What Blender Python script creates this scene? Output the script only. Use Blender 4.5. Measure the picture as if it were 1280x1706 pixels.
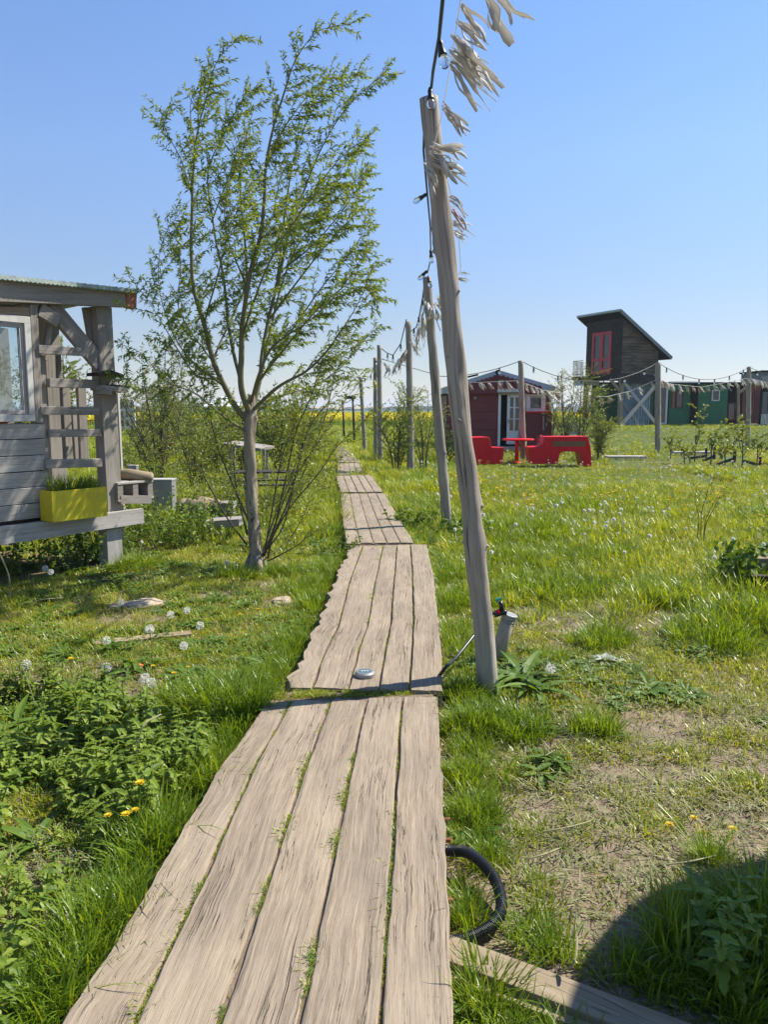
import bpy, bmesh, math, random
import numpy as np
from mathutils import Vector, Matrix, noise

random.seed(7); RNG = np.random.default_rng(11)
for o in list(bpy.data.objects): bpy.data.objects.remove(o)
SC = bpy.context.scene
COL = SC.collection
R = math.radians
HAZE = True

# ------------------------------------------------------------------ camera
FPX, CX, CY, CAMH = 1282.0, 640.0, 853.0, 1.55
HOR = 682.0
PITCH = math.atan((CY - HOR) / FPX)
cd = bpy.data.cameras.new('camera'); cam = bpy.data.objects.new('camera', cd); COL.objects.link(cam)
cd.sensor_fit = 'VERTICAL'; cd.sensor_height = 24; cd.lens = 24 / 2 / (853 / FPX)
cd.clip_start = 0.05; cd.clip_end = 6000
cam.location = (0, 0, CAMH); cam.rotation_euler = (math.pi / 2 - PITCH, 0, 0)
SC.camera = cam

# ------------------------------------------------------------------ sky, sun, exposure
SUN_EL, SUN_AZ = R(50), math.atan2(1.0, 0.42)          # azimuth measured from +Y towards +X
W = bpy.data.worlds.new('World'); SC.world = W; W.use_nodes = True
nt = W.node_tree; nt.nodes.clear()
sky = nt.nodes.new('ShaderNodeTexSky'); sky.sky_type = 'NISHITA'; sky.sun_disc = False
sky.sun_elevation = SUN_EL; sky.sun_rotation = SUN_AZ
sky.air_density = 1.0; sky.dust_density = 0.0; sky.ozone_density = 4.0; sky.altitude = 0
bg = nt.nodes.new('ShaderNodeBackground'); bg.inputs['Strength'].default_value = 0.106
wo = nt.nodes.new('ShaderNodeOutputWorld')
tcw = nt.nodes.new('ShaderNodeTexCoord'); sxyz = nt.nodes.new('ShaderNodeSeparateXYZ'); nt.links.new(tcw.outputs['Generated'], sxyz.inputs[0])
crw = nt.nodes.new('ShaderNodeValToRGB'); ew = crw.color_ramp.elements
while len(ew) < 4: ew.new(.5)
for e_, (p_, c_) in zip(ew, [(0.0, (.52, .50, .56)), (.09, (.65, .57, .58)), (.29, (.91, .885, .94)), (.5, (.90, .99, 1.10))]): e_.position = p_; e_.color = (*c_, 1)
nt.links.new(sxyz.outputs[2], crw.inputs[0])
mxw = nt.nodes.new('ShaderNodeMix'); mxw.data_type = 'RGBA'; mxw.blend_type = 'MULTIPLY'; mxw.inputs[0].default_value = 1
nt.links.new(sky.outputs[0], mxw.inputs[6]); nt.links.new(crw.outputs[0], mxw.inputs[7]); nt.links.new(mxw.outputs[2], bg.inputs[0]); nt.links.new(bg.outputs[0], wo.inputs[0])
sl = bpy.data.lights.new('sun', 'SUN'); sl.energy = 4.9; sl.angle = R(0.53); sl.color = (1, .94, .83)
so = bpy.data.objects.new('sun', sl); COL.objects.link(so)
sd = Vector((math.sin(SUN_AZ) * math.cos(SUN_EL), math.cos(SUN_AZ) * math.cos(SUN_EL), math.sin(SUN_EL)))
so.rotation_euler = sd.to_track_quat('Z', 'Y').to_euler(); so.location = sd * 50
SC.view_settings.view_transform = 'Standard'; SC.view_settings.look = 'None'
SC.view_settings.exposure = 0.90; SC.view_settings.gamma = 1.0
SC.cycles.max_bounces = 6; SC.cycles.diffuse_bounces = 3; SC.cycles.transparent_max_bounces = 8
SC.cycles.transmission_bounces = 4; SC.cycles.glossy_bounces = 2; SC.cycles.caustics_reflective = False
SC.cycles.caustics_refractive = False

# ------------------------------------------------------------------ sight lines -> places in the world
cp, sp = math.cos(PITCH), math.sin(PITCH)
def ray(px, py):
    u = (px - CX) / FPX; v = (CY - py) / FPX
    return Vector((u, v * sp + cp, v * cp - sp))
def G(px, py, z=0.0):
    d = ray(px, py); t = (z - CAMH) / d.z
    return Vector((d.x * t, d.y * t, z))
def Q(px, py, Y):
    d = ray(px, py); t = Y / d.y
    return Vector((d.x * t, Y, CAMH + d.z * t))
def proj(x, y, z):
    dz = z - CAMH
    dep = y * cp - dz * sp; up = y * sp + dz * cp
    return CX + FPX * x / dep, CY - FPX * up / dep
class Plane:
    def __init__(s, P0, D):
        s.P0 = Vector((P0[0], P0[1], 0)); s.D = Vector((D[0], D[1], 0)).normalized()
        s.N = Vector((s.D.y, -s.D.x, 0))
    def pt(s, px, py, off=0.0):
        d = ray(px, py); p0 = s.P0 + s.N * off
        t = ((p0 - Vector((0, 0, 0))).dot(s.N)) / d.dot(s.N) if abs(d.dot(s.N)) > 1e-6 else 1
        p = Vector((0, 0, CAMH)) + d * t
        return p
    def sz(s, px, py, off=0.0):
        p = s.pt(px, py, off); return (p - s.P0).dot(s.D), p.z
    def at(s, sx, z, off=0.0):
        p = s.P0 + s.D * sx + s.N * off; return Vector((p.x, p.y, z))

def sstep(t): t = min(1, max(0, t)); return t * t * (3 - 2 * t)
def H(x, y):
    h = 0.0
    if x > 3 and y > 29: h += 0.62 * sstep((y - 31) / 8) * sstep((x - 5) / 5) * (1 - sstep((y - 60) / 25))
    d = abs(x - 0.1 * 0)
    a = 1.0 if y > 14 else sstep((abs(x + 0.15) - 0.55) / 0.8)
    if y < 400:
        h += a * (0.05 * noise.noise((x * .45, y * .45, 3.1)) + 0.022 * noise.noise((x * 1.9, y * 1.9, 7.7)))
    return h - 0.012

# ------------------------------------------------------------------ object helpers
def meta(o, label=None, cat=None, group=None, kind=None):
    if label: o['label'] = label
    if cat: o['category'] = cat
    if group: o['group'] = group
    if kind: o['kind'] = kind
    return o
def empty(name, loc, label, cat, group=None, rz=0):
    o = bpy.data.objects.new(name, None); COL.objects.link(o); o.empty_display_size = .1
    o.location = loc; o.rotation_euler = (0, 0, rz)
    return meta(o, label, cat, group)
def attach(o, parent, world=True):
    o.parent = parent
    if world: 
        M = parent.matrix_basis.copy(); q = parent.parent
        while q: M = q.matrix_basis @ M if False else M; q = None
        o.matrix_parent_inverse = M.inverted()
def copy_tree(o, parent=None):
    c = o.copy(); COL.objects.link(c)
    if parent: c.parent = parent
    for ch in [k for k in bpy.data.objects if k.parent == o]: copy_tree(ch, c)
    return c

class MB:
    def __init__(s): s.v = []; s.f = []; s.uv = []
    def face(s, pts, uvs=None):
        n = len(s.v); s.v.extend([tuple(p) for p in pts]); s.f.append(tuple(range(n, n + len(pts))))
        s.uv.append(uvs or [(p[0], p[1]) for p in pts])
    def plank(s, a, b, w, th, N, jit=0.0, taper=1.0):
        """box from a to b; w measured across, th along N"""
        a = Vector(a); b = Vector(b); ax = b - a; L = ax.length; ax = ax / L
        N = Vector(N); N = (N - ax * N.dot(ax)).normalized(); sd_ = ax.cross(N).normalized()
        o = random.uniform(0, 50); n = len(s.v)
        for p, k in ((a, 1.0), (b, taper)):
            for i, j in ((-1, -1), (1, -1), (1, 1), (-1, 1)):
                q = p + sd_ * (i * w * k / 2) + N * (j * th * k / 2)
                if jit: q = q + Vector((random.uniform(-jit, jit), random.uniform(-jit, jit), random.uniform(-jit, jit)))
                s.v.append(tuple(q))
        fs = [((0, 1, 5, 4), w), ((1, 2, 6, 5), th), ((2, 3, 7, 6), w), ((3, 0, 4, 7), th)]
        uo = random.uniform(0, 9)
        for q, ww in fs:
            s.f.append(tuple(n + k for k in q)); s.uv.append([(uo, o), (uo + ww, o), (uo + ww, o + L), (uo, o + L)]); uo += ww
        s.f.append((n + 3, n + 2, n + 1, n)); s.uv.append([(0, 0), (w, 0), (w, th), (0, th)])
        s.f.append((n + 4, n + 5, n + 6, n + 7)); s.uv.append([(0, 0), (w, 0), (w, th), (0, th)])
    def box(s, c, size, rz=0.0):
        c = Vector(c); X = Vector((math.cos(rz), math.sin(rz), 0)); Y = Vector((-math.sin(rz), math.cos(rz), 0))
        sx, sy, sz = size
        if sx >= sy and sx >= sz: s.plank(c - X * sx / 2, c + X * sx / 2, sz, sy, Y)
        elif sy >= sz: s.plank(c - Y * sy / 2, c + Y * sy / 2, sz, sx, X)
        else: s.plank(c - Vector((0, 0, sz / 2)), c + Vector((0, 0, sz / 2)), sx, sy, Y)
    def prism(s, pts, vec, ud=None):
        pts = [Vector(p) for p in pts]; vec = Vector(vec); n = len(s.v); m = len(pts)
        ud = Vector(ud).normalized() if ud is not None else (pts[1] - pts[0]).normalized()
        nn = vec.normalized(); vd = nn.cross(ud)
        for p in pts: s.v.append(tuple(p))
        for p in pts: s.v.append(tuple(p + vec))
        U = [(p.dot(vd), p.dot(ud)) for p in pts]
        s.f.append(tuple(range(n, n + m))); s.uv.append(U)
        s.f.append(tuple(reversed(range(n + m, n + 2 * m)))); s.uv.append(U[::-1])
        t = vec.length
        for i in range(m):
            j = (i + 1) % m
            s.f.append((n + i, n + m + i, n + m + j, n + j)); l = (pts[i] - pts[j]).length
            s.uv.append([(0, 0), (t, 0), (t, l), (0, l)])
    def tube(s, pts, rad, k=6, caps=True, wob=0.0):
        pts = [Vector(p) for p in pts]; n0 = len(s.v); m = len(pts)
        if not hasattr(rad, '__len__'): rad = [rad] * m
        up = Vector((0, 0, 1)); L = 0; Ls = []
        t0 = (pts[1] - pts[0]).normalized()
        ref = up if abs(t0.z) < .9 else Vector((1, 0, 0))
        for i, p in enumerate(pts):
            t = (pts[min(i + 1, m - 1)] - pts[max(i - 1, 0)]).normalized()
            a = ref - t * ref.dot(t)
            if a.length < 1e-4: a = Vector((0, 1, 0)) - t * t.y
            a.normalize(); ref = a; b = t.cross(a)
            if i: L += (p - pts[i - 1]).length
            Ls.append(L)
            for j in range(k):
                an = 2 * math.pi * j / k
                r = rad[i] * (1 + wob * noise.noise((p.x * 9 + math.cos(an) * 1.3, p.z * 5 + math.sin(an) * 1.3, p.y * 9)))
                s.v.append(tuple(p + (a * math.cos(an) + b * math.sin(an)) * r))
        o = random.uniform(0, 30)
        for i in range(m - 1):
            c = 2 * math.pi * max(rad[i], .01)
            for j in range(k):
                j2 = (j + 1) % k
                s.f.append((n0 + i * k + j, n0 + i * k + j2, n0 + (i + 1) * k + j2, n0 + (i + 1) * k + j))
                s.uv.append([(c * j / k, o + Ls[i]), (c * (j + 1) / k, o + Ls[i]), (c * (j + 1) / k, o + Ls[i + 1]), (c * j / k, o + Ls[i + 1])])
        if caps:
            s.f.append(tuple(n0 + j for j in reversed(range(k)))); s.uv.append([(.03 * math.cos(j), .03 * math.sin(j)) for j in range(k)])
            s.f.append(tuple(n0 + (m - 1) * k + j for j in range(k))); s.uv.append([(.03 * math.cos(j), .03 * math.sin(j)) for j in range(k)])
    def lathe(s, c, prof, k=20):
        c = Vector(c)
        s_ = len(s.v)
        for r, z in prof:
            for j in range(k):
                a = 2 * math.pi * j / k; s.v.append((c.x + r * math.cos(a), c.y + r * math.sin(a), c.z + z))
        for i in range(len(prof) - 1):
            for j in range(k):
                j2 = (j + 1) % k
                s.f.append((s_ + i * k + j, s_ + i * k + j2, s_ + (i + 1) * k + j2, s_ + (i + 1) * k + j)); s.uv.append([(0, 0), (.1, 0), (.1, .1), (0, .1)])
        s.f.append(tuple(s_ + j for j in reversed(range(k)))); s.uv.append([(0, 0)] * k)
        s.f.append(tuple(s_ + (len(prof) - 1) * k + j for j in range(k))); s.uv.append([(0, 0)] * k)
    def leaf(s, p, d, n, L, w, fold=.15, droop=.0):
        """folded lance-shaped leaf: 6 verts, 4 tris"""
        p = Vector(p); d = Vector(d).normalized(); n = Vector(n); sd_ = d.cross(n)
        if sd_.length < 1e-4: sd_ = d.orthogonal()
        sd_.normalize(); n = sd_.cross(d)
        tip = p + d * L - Vector((0, 0, droop * L)); m = p + d * L * .42 - Vector((0, 0, droop * L * .25))
        k = len(s.v); l = m + sd_ * w / 2 + n * fold * w; r_ = m - sd_ * w / 2 + n * fold * w
        for q in (p, l, tip, r_): s.v.append(tuple(q))
        s.f.append((k, k + 1, k + 2, k + 3)) if fold == 0 else None
        if fold == 0: s.uv.append([(0, 0), (0, 1), (1, 1), (1, 0)])
        else:
            s.f.append((k, k + 1, k + 2)); s.uv.append([(0, 0), (0, 1), (1, 1)])
            s.f.append((k, k + 2, k + 3)); s.uv.append([(0, 0), (1, 1), (1, 0)])
    def broad(s, p, d, n, L, w, curl=.25, seg=4, wave=0.0, shape=None):
        """broad leaf blade, curved strip with a midrib fold"""
        p = Vector(p); d = Vector(d).normalized(); n = Vector(n); sd_ = d.cross(n)
        if sd_.length < 1e-4: sd_ = d.orthogonal()
        sd_.normalize(); n = sd_.cross(d).normalized(); k = len(s.v)
        shape = shape or [0.12, .8, 1.0, .72, .02]
        seg = len(shape) - 1
        for i, sh in enumerate(shape):
            t = i / seg
            c = p + d * (L * t) - n * (curl * L * t * t)
            ww = w / 2 * sh
            wv = random.uniform(-wave, wave) * w
            s.v.append(tuple(c + sd_ * ww + n * (ww * .3 + wv))); s.v.append(tuple(c)); s.v.append(tuple(c - sd_ * ww + n * (ww * .3 - wv)))
        for i in range(seg):
            a = k + i * 3
            s.f.append((a, a + 1, a + 4, a + 3)); s.uv.append([(0, 0)] * 4)
            s.f.append((a + 1, a + 2, a + 5, a + 4)); s.uv.append([(0, 0)] * 4)
    def blade(s, p, d, up, L, w, bend, seg=3):
        p = Vector(p); k = len(s.v); d = Vector(d); sd_ = Vector((-d.y, d.x, 0)).normalized() if abs(d.x) + abs(d.y) > 1e-5 else Vector((1, 0, 0))
        a = up
        c = p.copy(); 
        for i in range(seg):
            ww = w / 2 * (1 - (i / seg) ** 2 * .75)
            s.v.append(tuple(c + sd_ * ww)); s.v.append(tuple(c - sd_ * ww))
            c = c + (d * math.sin(a) + Vector((0, 0, 1)) * math.cos(a)) * (L / seg); a += bend / seg
        s.v.append(tuple(c))
        for i in range(seg - 1):
            q = k + 2 * i; s.f.append((q, q + 1, q + 3, q + 2)); s.uv.append([(0, 0)] * 4)
        q = k + 2 * (seg - 1); s.f.append((q, q + 1, q + 2)); s.uv.append([(0, 0)] * 3)
    def build(s, name, mat, parent=None, smooth=False, link=True, world=True, bevel=0.0):
        me = bpy.data.meshes.new(name)
        me.from_pydata(s.v, [], s.f)
        uvl = me.uv_layers.new(name='UVMap')
        flat = np.array([c for f in s.uv for q in f for c in q], dtype=np.float32)
        uvl.data.foreach_set('uv', flat)
        if smooth: me.polygons.foreach_set('use_smooth', [True] * len(me.polygons))
        me.materials.append(mat); me.validate(); me.update()
        if len(s.f) < 6000 and not name.startswith(('leaves', 'foliage', 'rag')):
            bm = bmesh.new(); bm.from_mesh(me); bmesh.ops.recalc_face_normals(bm, faces=bm.faces); bm.to_mesh(me); bm.free()
        o = bpy.data.objects.new(name, me)
        if link: COL.objects.link(o)
        if parent:
            o.parent = parent
            if world:
                M = parent.matrix_basis
                if parent.parent: 
                    # parts are built in world space and keep a zero basis, so only the thing's own matrix counts
                    M = parent.parent.matrix_basis @ (parent.matrix_parent_inverse @ parent.matrix_basis)
                o.matrix_parent_inverse = M.inverted()
        if bevel:
            b = o.modifiers.new('bevel', 'BEVEL'); b.width = bevel; b.segments = 2; b.limit_method = 'ANGLE'; b.angle_limit = R(40)
        return o

# ------------------------------------------------------------------ materials
MATS = {}
def newmat(name):
    m = bpy.data.materials.new(name); m.use_nodes = True; t = m.node_tree; t.nodes.clear()
    o = t.nodes.new('ShaderNodeOutputMaterial'); b = t.nodes.new('ShaderNodeBsdfPrincipled'); t.links.new(b.outputs[0], o.inputs[0])
    MATS[name] = m; return m, t, b, o
def N_(t, typ, **kw):
    n = t.nodes.new(typ)
    for k, v in kw.items():
        if k in n.inputs: n.inputs[k].default_value = v
        else: setattr(n, k, v)
    return n
def ramp(t, fac, stops):
    r = t.nodes.new('ShaderNodeValToRGB'); e = r.color_ramp.elements
    while len(e) < len(stops): e.new(.5)
    for k, (p, c) in zip(e, stops): k.position = p; k.color = (*c, 1) if len(c) == 3 else c
    t.links.new(fac, r.inputs[0]); return r.outputs[0]
def mixc(t, fac, a, b, mode='MIX'):
    m = t.nodes.new('ShaderNodeMix'); m.data_type = 'RGBA'; m.blend_type = mode
    for s, i in ((fac, 0), (a, 6), (b, 7)):
        if isinstance(s, (int, float)): m.inputs[i].default_value = s
        elif isinstance(s, tuple): m.inputs[i].default_value = (*s, 1)
        else: t.links.new(s, m.inputs[i])
    return m.outputs[2]
def math_(t, op, a, b=None):
    m = t.nodes.new('ShaderNodeMath'); m.operation = op
    for s, i in ((a, 0), (b, 1)):
        if s is None: continue
        if isinstance(s, (int, float)): m.inputs[i].default_value = s
        else: t.links.new(s, m.inputs[i])
    return m.outputs[0]
def bump(t, h, strength, dist, b):
    n = t.nodes.new('ShaderNodeBump'); n.inputs['Strength'].default_value = strength; n.inputs['Distance'].default_value = dist
    t.links.new(h, n.inputs['Height']); t.links.new(n.outputs[0], b.inputs['Normal'])
def noise_(t, vec, scale, detail=4, rough=.55, dist=0.0):
    n = t.nodes.new('ShaderNodeTexNoise'); n.inputs['Scale'].default_value = scale; n.inputs['Detail'].default_value = detail
    n.inputs['Roughness'].default_value = rough; n.inputs['Distortion'].default_value = dist
    if vec is not None: t.links.new(vec, n.inputs['Vector'])
    return n.outputs['Fac']
def mapping(t, vec, sc=(1, 1, 1), loc=(0, 0, 0)):
    m = t.nodes.new('ShaderNodeMapping'); m.inputs['Scale'].default_value = sc; m.inputs['Location'].default_value = loc
    t.links.new(vec, m.inputs['Vector']); return m.outputs[0]

def wood(name, lo, mid, hi, grain=45, along=2.2, crack=.5, rough=.85, bs=.6, bd=.004, stain=None, wavy=1.2, crackcol=(.03, .02, .015)):
    m, t, b, o = newmat(name)
    uv = t.nodes.new('ShaderNodeUVMap').outputs[0]
    rnd = t.nodes.new('ShaderNodeObjectInfo').outputs['Random']
    off = t.nodes.new('ShaderNodeCombineXYZ'); t.links.new(math_(t, 'MULTIPLY', rnd, 37.0), off.inputs[0]); t.links.new(math_(t, 'MULTIPLY', rnd, 91.0), off.inputs[1])
    va = t.nodes.new('ShaderNodeVectorMath'); t.links.new(uv, va.inputs[0]); t.links.new(off.outputs[0], va.inputs[1]); uv = va.outputs[0]
    # wavy grain: bend u by low noise
    wn = N_(t, 'ShaderNodeTexNoise', Scale=1.0, Detail=2.0); t.links.new(mapping(t, uv, (4, 1.6, 1)), wn.inputs['Vector'])
    dx = t.nodes.new('ShaderNodeCombineXYZ'); t.links.new(math_(t, 'MULTIPLY', math_(t, 'SUBTRACT', wn.outputs['Fac'], .5), .09 * wavy), dx.inputs[0])
    vb = t.nodes.new('ShaderNodeVectorMath'); t.links.new(uv, vb.inputs[0]); t.links.new(dx.outputs[0], vb.inputs[1]); wuv = vb.outputs[0]
    g1 = noise_(t, mapping(t, wuv, (grain, along, 1)), 1.0, 5, .6, .4)
    g2 = noise_(t, mapping(t, wuv, (grain * 4.2, along * 3.2, 1)), 1.0, 3, .65)
    blotch = noise_(t, mapping(t, uv, (3, 1.1, 1)), 1.6, 4, .6)
    base = ramp(t, g1, [(.28, lo), (.5, mid), (.72, hi)])
    base = mixc(t, .35, base, ramp(t, g2, [(.3, lo), (.7, hi)]))
    base = mixc(t, ramp(t, blotch, [(.35, (0, 0, 0)), (.75, (1, 1, 1))]), base, mixc(t, .5, base, stain or tuple(c * .72 for c in mid)))
    cr = noise_(t, mapping(t, wuv, (grain * .62, along * .28, 1)), 1.0, 4, .6, .7)
    cr = math_(t, 'ABSOLUTE', math_(t, 'SUBTRACT', cr, .5))
    gate = noise_(t, mapping(t, uv, (11, .9, 1), (5, 3, 0)), 1.3, 4, .6)
    wdt = math_(t, 'MULTIPLY', math_(t, 'MAXIMUM', math_(t, 'SUBTRACT', gate, .5), 0.0), .11 * crack)
    mask = math_(t, 'LESS_THAN', cr, wdt)
    sm = math_(t, 'MINIMUM', math_(t, 'DIVIDE', cr, math_(t, 'ADD', math_(t, 'MULTIPLY', wdt, 2.0), .0001)), 1.0)
    patch = noise_(t, mapping(t, uv, (2.2, .8, 1), (11, 7, 0)), 1.4, 5, .65)
    base = mixc(t, math_(t, 'MULTIPLY', ramp(t, patch, [(.45, (0, 0, 0)), (.62, (1, 1, 1))]), .35), base, tuple(min(1, c * 1.05) for c in hi))
    col = mixc(t, math_(t, 'MULTIPLY', mask, .72), base, crackcol)
    t.links.new(col, b.inputs['Base Color']); b.inputs['Roughness'].default_value = rough
    b.inputs['Specular IOR Level'].default_value = .25
    h = math_(t, 'ADD', math_(t, 'MULTIPLY', g1, .5), math_(t, 'MULTIPLY', g2, .25))
    h = math_(t, 'ADD', h, math_(t, 'MULTIPLY', sm, 1.2 * crack))
    bump(t, h, bs, bd, b)
    return m
def paint(name, col, rough=.5, var=.12, scale=3.0, metal=0.0, bs=.1, spec=.5, dirt=None):
    m, t, b, o = newmat(name)
    tc = t.nodes.new('ShaderNodeTexCoord').outputs['Object']
    n1 = noise_(t, tc, scale, 5, .6); n2 = noise_(t, mapping(t, tc, (1, 1, .25)), scale * 6, 3, .6)
    a = mixc(t, ramp(t, n1, [(.3, (0, 0, 0)), (.7, (1, 1, 1))]), tuple(c * (1 - var) for c in col), tuple(min(1, c * (1 + var)) for c in col))
    a = mixc(t, math_(t, 'MULTIPLY', ramp(t, n2, [(.45, (0, 0, 0)), (.8, (1, 1, 1))]), .35), a, dirt or tuple(c * .6 for c in col))
    t.links.new(a, b.inputs['Base Color']); b.inputs['Roughness'].default_value = rough; b.inputs['Metallic'].default_value = metal
    b.inputs['Specular IOR Level'].default_value = spec
    bump(t, n2, bs, .01, b)
    return m
def leafmat(name, stops, trans=.35, patch=.5, pscale=.6, rough=.45, tcol=None, spec=.4):
    m, t, b, o = newmat(name)
    rp = t.nodes.new('ShaderNodeNewGeometry'); ri = rp.outputs['Random Per Island']; pos = rp.outputs['Position']
    oi = t.nodes.new('ShaderNodeObjectInfo').outputs['Random']
    n = noise_(t, pos, pscale, 3, .6)
    n = math_(t, 'MULTIPLY', math_(t, 'SUBTRACT', n, .32), 2.6)
    f = math_(t, 'ADD', math_(t, 'MULTIPLY', n, patch), math_(t, 'MULTIPLY', math_(t, 'ADD', math_(t, 'MULTIPLY', ri, .7), math_(t, 'MULTIPLY', oi, .3)), 1 - patch))
    c = ramp(t, f, stops)
    t.links.new(c, b.inputs['Base Color']); b.inputs['Roughness'].default_value = rough; b.inputs['Specular IOR Level'].default_value = spec
    tr = t.nodes.new('ShaderNodeBsdfTranslucent')
    tc = mixc(t, 1.0, c, tcol or (1.5, 1.25, .5), 'MULTIPLY'); t.links.new(tc, tr.inputs[0])
    mx = t.nodes.new('ShaderNodeMixShader'); mx.inputs[0].default_value = trans
    t.links.new(b.outputs[0], mx.inputs[1]); t.links.new(tr.outputs[0], mx.inputs[2]); t.links.new(mx.outputs[0], o.inputs[0])
    return m
def simple(name, col, rough=.5, metal=0, spec=.5, trans=0, ior=1.45, alpha=1):
    m, t, b, o = newmat(name)
    b.inputs['Base Color'].default_value = (*col, 1); b.inputs['Roughness'].default_value = rough; b.inputs['Metallic'].default_value = metal
    b.inputs['Specular IOR Level'].default_value = spec; b.inputs['Transmission Weight'].default_value = trans; b.inputs['IOR'].default_value = ior
    b.inputs['Alpha'].default_value = alpha
    return m
def glass_thin(name, tint=(.8, .87, .88), refl=.25):
    m, t, b, o = newmat(name)
    g = t.nodes.new('ShaderNodeBsdfGlossy'); g.inputs['Roughness'].default_value = .03; g.inputs['Color'].default_value = (.95, .97, 1, 1)
    tr = t.nodes.new('ShaderNodeBsdfTransparent'); tr.inputs[0].default_value = (*tint, 1)
    fr = t.nodes.new('ShaderNodeFresnel'); fr.inputs[0].default_value = 1.5
    mx = t.nodes.new('ShaderNodeMixShader'); t.links.new(math_(t, 'ADD', fr.outputs[0], refl), mx.inputs[0])
    t.links.new(tr.outputs[0], mx.inputs[1]); t.links.new(g.outputs[0], mx.inputs[2]); t.links.new(mx.outputs[0], o.inputs[0])
    return m

M_deck = wood('deck_wood', (.12, .09, .06), (.245, .192, .135), (.37, .30, .215), 72, 3.4, .5, bs=1.2, bd=.007, stain=(.17, .142, .115), wavy=.4)
M_pole = wood('pole_wood', (.145, .122, .095), (.305, .268, .218), (.43, .385, .325), 46, 1.1, .9, bs=.9, bd=.010, stain=(.20, .165, .125), wavy=.5)
M_grey = wood('grey_wood', (.125, .11, .09), (.25, .225, .195), (.37, .34, .305), 50, 2.0, .5, bs=.5, bd=.003, stain=(.22, .20, .175), wavy=.6)
M_sid = wood('siding_wood', (.22, .205, .185), (.36, .34, .315), (.48, .46, .43), 45, 2.0, .4, bs=.4, bd=.003, stain=(.25, .24, .225), wavy=.6)
M_brown = wood('brown_wood', (.17, .12, .075), (.29, .215, .14), (.38, .30, .21), 45, 2.0, .5, bs=.4, bd=.003)
M_board = wood('loose_board_wood', (.15, .11, .065), (.25, .195, .125), (.34, .275, .19), 40, 1.6, .6, bs=.5, bd=.003, wavy=1.5)
M_black = wood('black_wood', (.012, .011, .010), (.028, .025, .023), (.075, .06, .05), 18, 1.6, .5, bs=.4, bd=.004)
M_bark = wood('bark', (.09, .072, .05), (.26, .22, .16), (.42, .37, .28), 42, 9, 1.5, bs=1.0, bd=.015, wavy=1.6)
M_twig = simple('twig_bark', (.16, .15, .085), .7, spec=.2)
M_twigd = simple('dark_twig_bark', (.085, .075, .05), .8, spec=.2)
M_cable = simple('black_rubber', (.012, .012, .013), .45)
M_pipe = simple('black_plastic', (.015, .015, .016), .32)
M_glass = simple('bulb_glass', (.9, .93, .93), .05, trans=.9, ior=1.3)
M_pane = glass_thin('window_glass', (.8, .87, .88), .04)
M_paned = glass_thin('dark_window_glass', (.25, .29, .31), .03)
M_white = paint('white_paint', (.72, .72, .70), .5, .08)
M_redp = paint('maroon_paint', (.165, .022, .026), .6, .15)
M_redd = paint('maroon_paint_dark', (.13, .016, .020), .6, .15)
M_redb = paint('red_plastic', (.60, .008, .016), .42, .06, 1.5, bs=.02, spec=.2)
M_redt = paint('red_frame_paint', (.48, .035, .05), .5, .12)
M_green = paint('green_paint', (.022, .17, .082), .6, .15)
M_greend = paint('green_paint_dark', (.014, .12, .055), .6, .15)
M_roofg = paint('roof_zinc', (.36, .42, .48), .5, .1, metal=.1)
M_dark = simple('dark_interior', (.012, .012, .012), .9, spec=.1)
M_yel = paint('yellow_paint', (.60, .49, .012), .5, .18, 6, dirt=(.30, .27, .04))
M_steel = paint('grey_metal', (.27, .27, .265), .5, .15, 8, metal=.3, spec=.3)
M_rust = paint('rust', (.20, .07, .03), .8, .3, 20)
M_teal = paint('teal_paint', (.10, .24, .30), .6, .15)
M_orange = paint('orange_cloth', (.80, .16, .04), .8, .2)
M_tarp = paint('blue_tarp', (.15, .22, .30), .35, .35, 3, spec=.6)
M_concrete = paint('concrete', (.34, .32, .28), .9, .2, 6)
M_stone = paint('sandstone', (.40, .31, .22), .9, .2, 9, bs=.5)
M_soil = paint('soil', (.16, .115, .075), .95, .3, 12, bs=.6)
M_navy = paint('slate_paint', (.10, .13, .15), .6, .12)
M_rag = leafmat('rag_cloth', [(0, (.50, .48, .43)), (.5, (.68, .66, .61)), (1, (.85, .83, .79))], .45, .2, 2, .8, (1, 1, 1), .1)
M_ragr = leafmat('faded_red_rag_cloth', [(0, (.42, .30, .24)), (.5, (.56, .42, .35)), (1, (.62, .55, .48))], .25, .2, 2, .8, (1, 1, 1), .1)
M_ragy = leafmat('yellow_rag_cloth', [(0, (.60, .56, .25)), (1, (.72, .66, .22))], .25, .2, 2, .8, (1, 1, 1), .1)

M_lawn = leafmat('lawn_blades', [(0, (.07, .125, .010)), (.3, (.18, .25, .018)), (.65, (.33, .37, .04)), (1, (.48, .43, .13))], .42, .35, 1.1, .35)
M_lush = leafmat('lush_blades', [(0, (.055, .12, .007)), (.45, (.14, .235, .012)), (1, (.31, .38, .035))], .48, .25, .9, .35)
M_meadow = leafmat('meadow_blades', [(0, (.08, .145, .010)), (.4, (.20, .28, .018)), (.75, (.36, .39, .045)), (1, (.50, .44, .13))], .45, .4, .45, .35)
M_straw = leafmat('straw', [(0, (.09, .10, .04)), (.3, (.19, .19, .08)), (.55, (.34, .30, .17)), (.75, (.18, .23, .06)), (1, (.10, .17, .025))], .2, .2, 2, .7, (1, .95, .8))
M_weed = leafmat('weed_leaf', [(0, (.045, .10, .010)), (.5, (.095, .175, .016)), (1, (.19, .26, .035))], .35, .35, 1.4, .55)
M_net = leafmat('nettle_leaf', [(0, (.05, .10, .010)), (.3, (.11, .18, .018)), (.6, (.20, .28, .032)), (1, (.40, .42, .10))], .38, .25, 2.2, .5, spec=.35)
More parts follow.
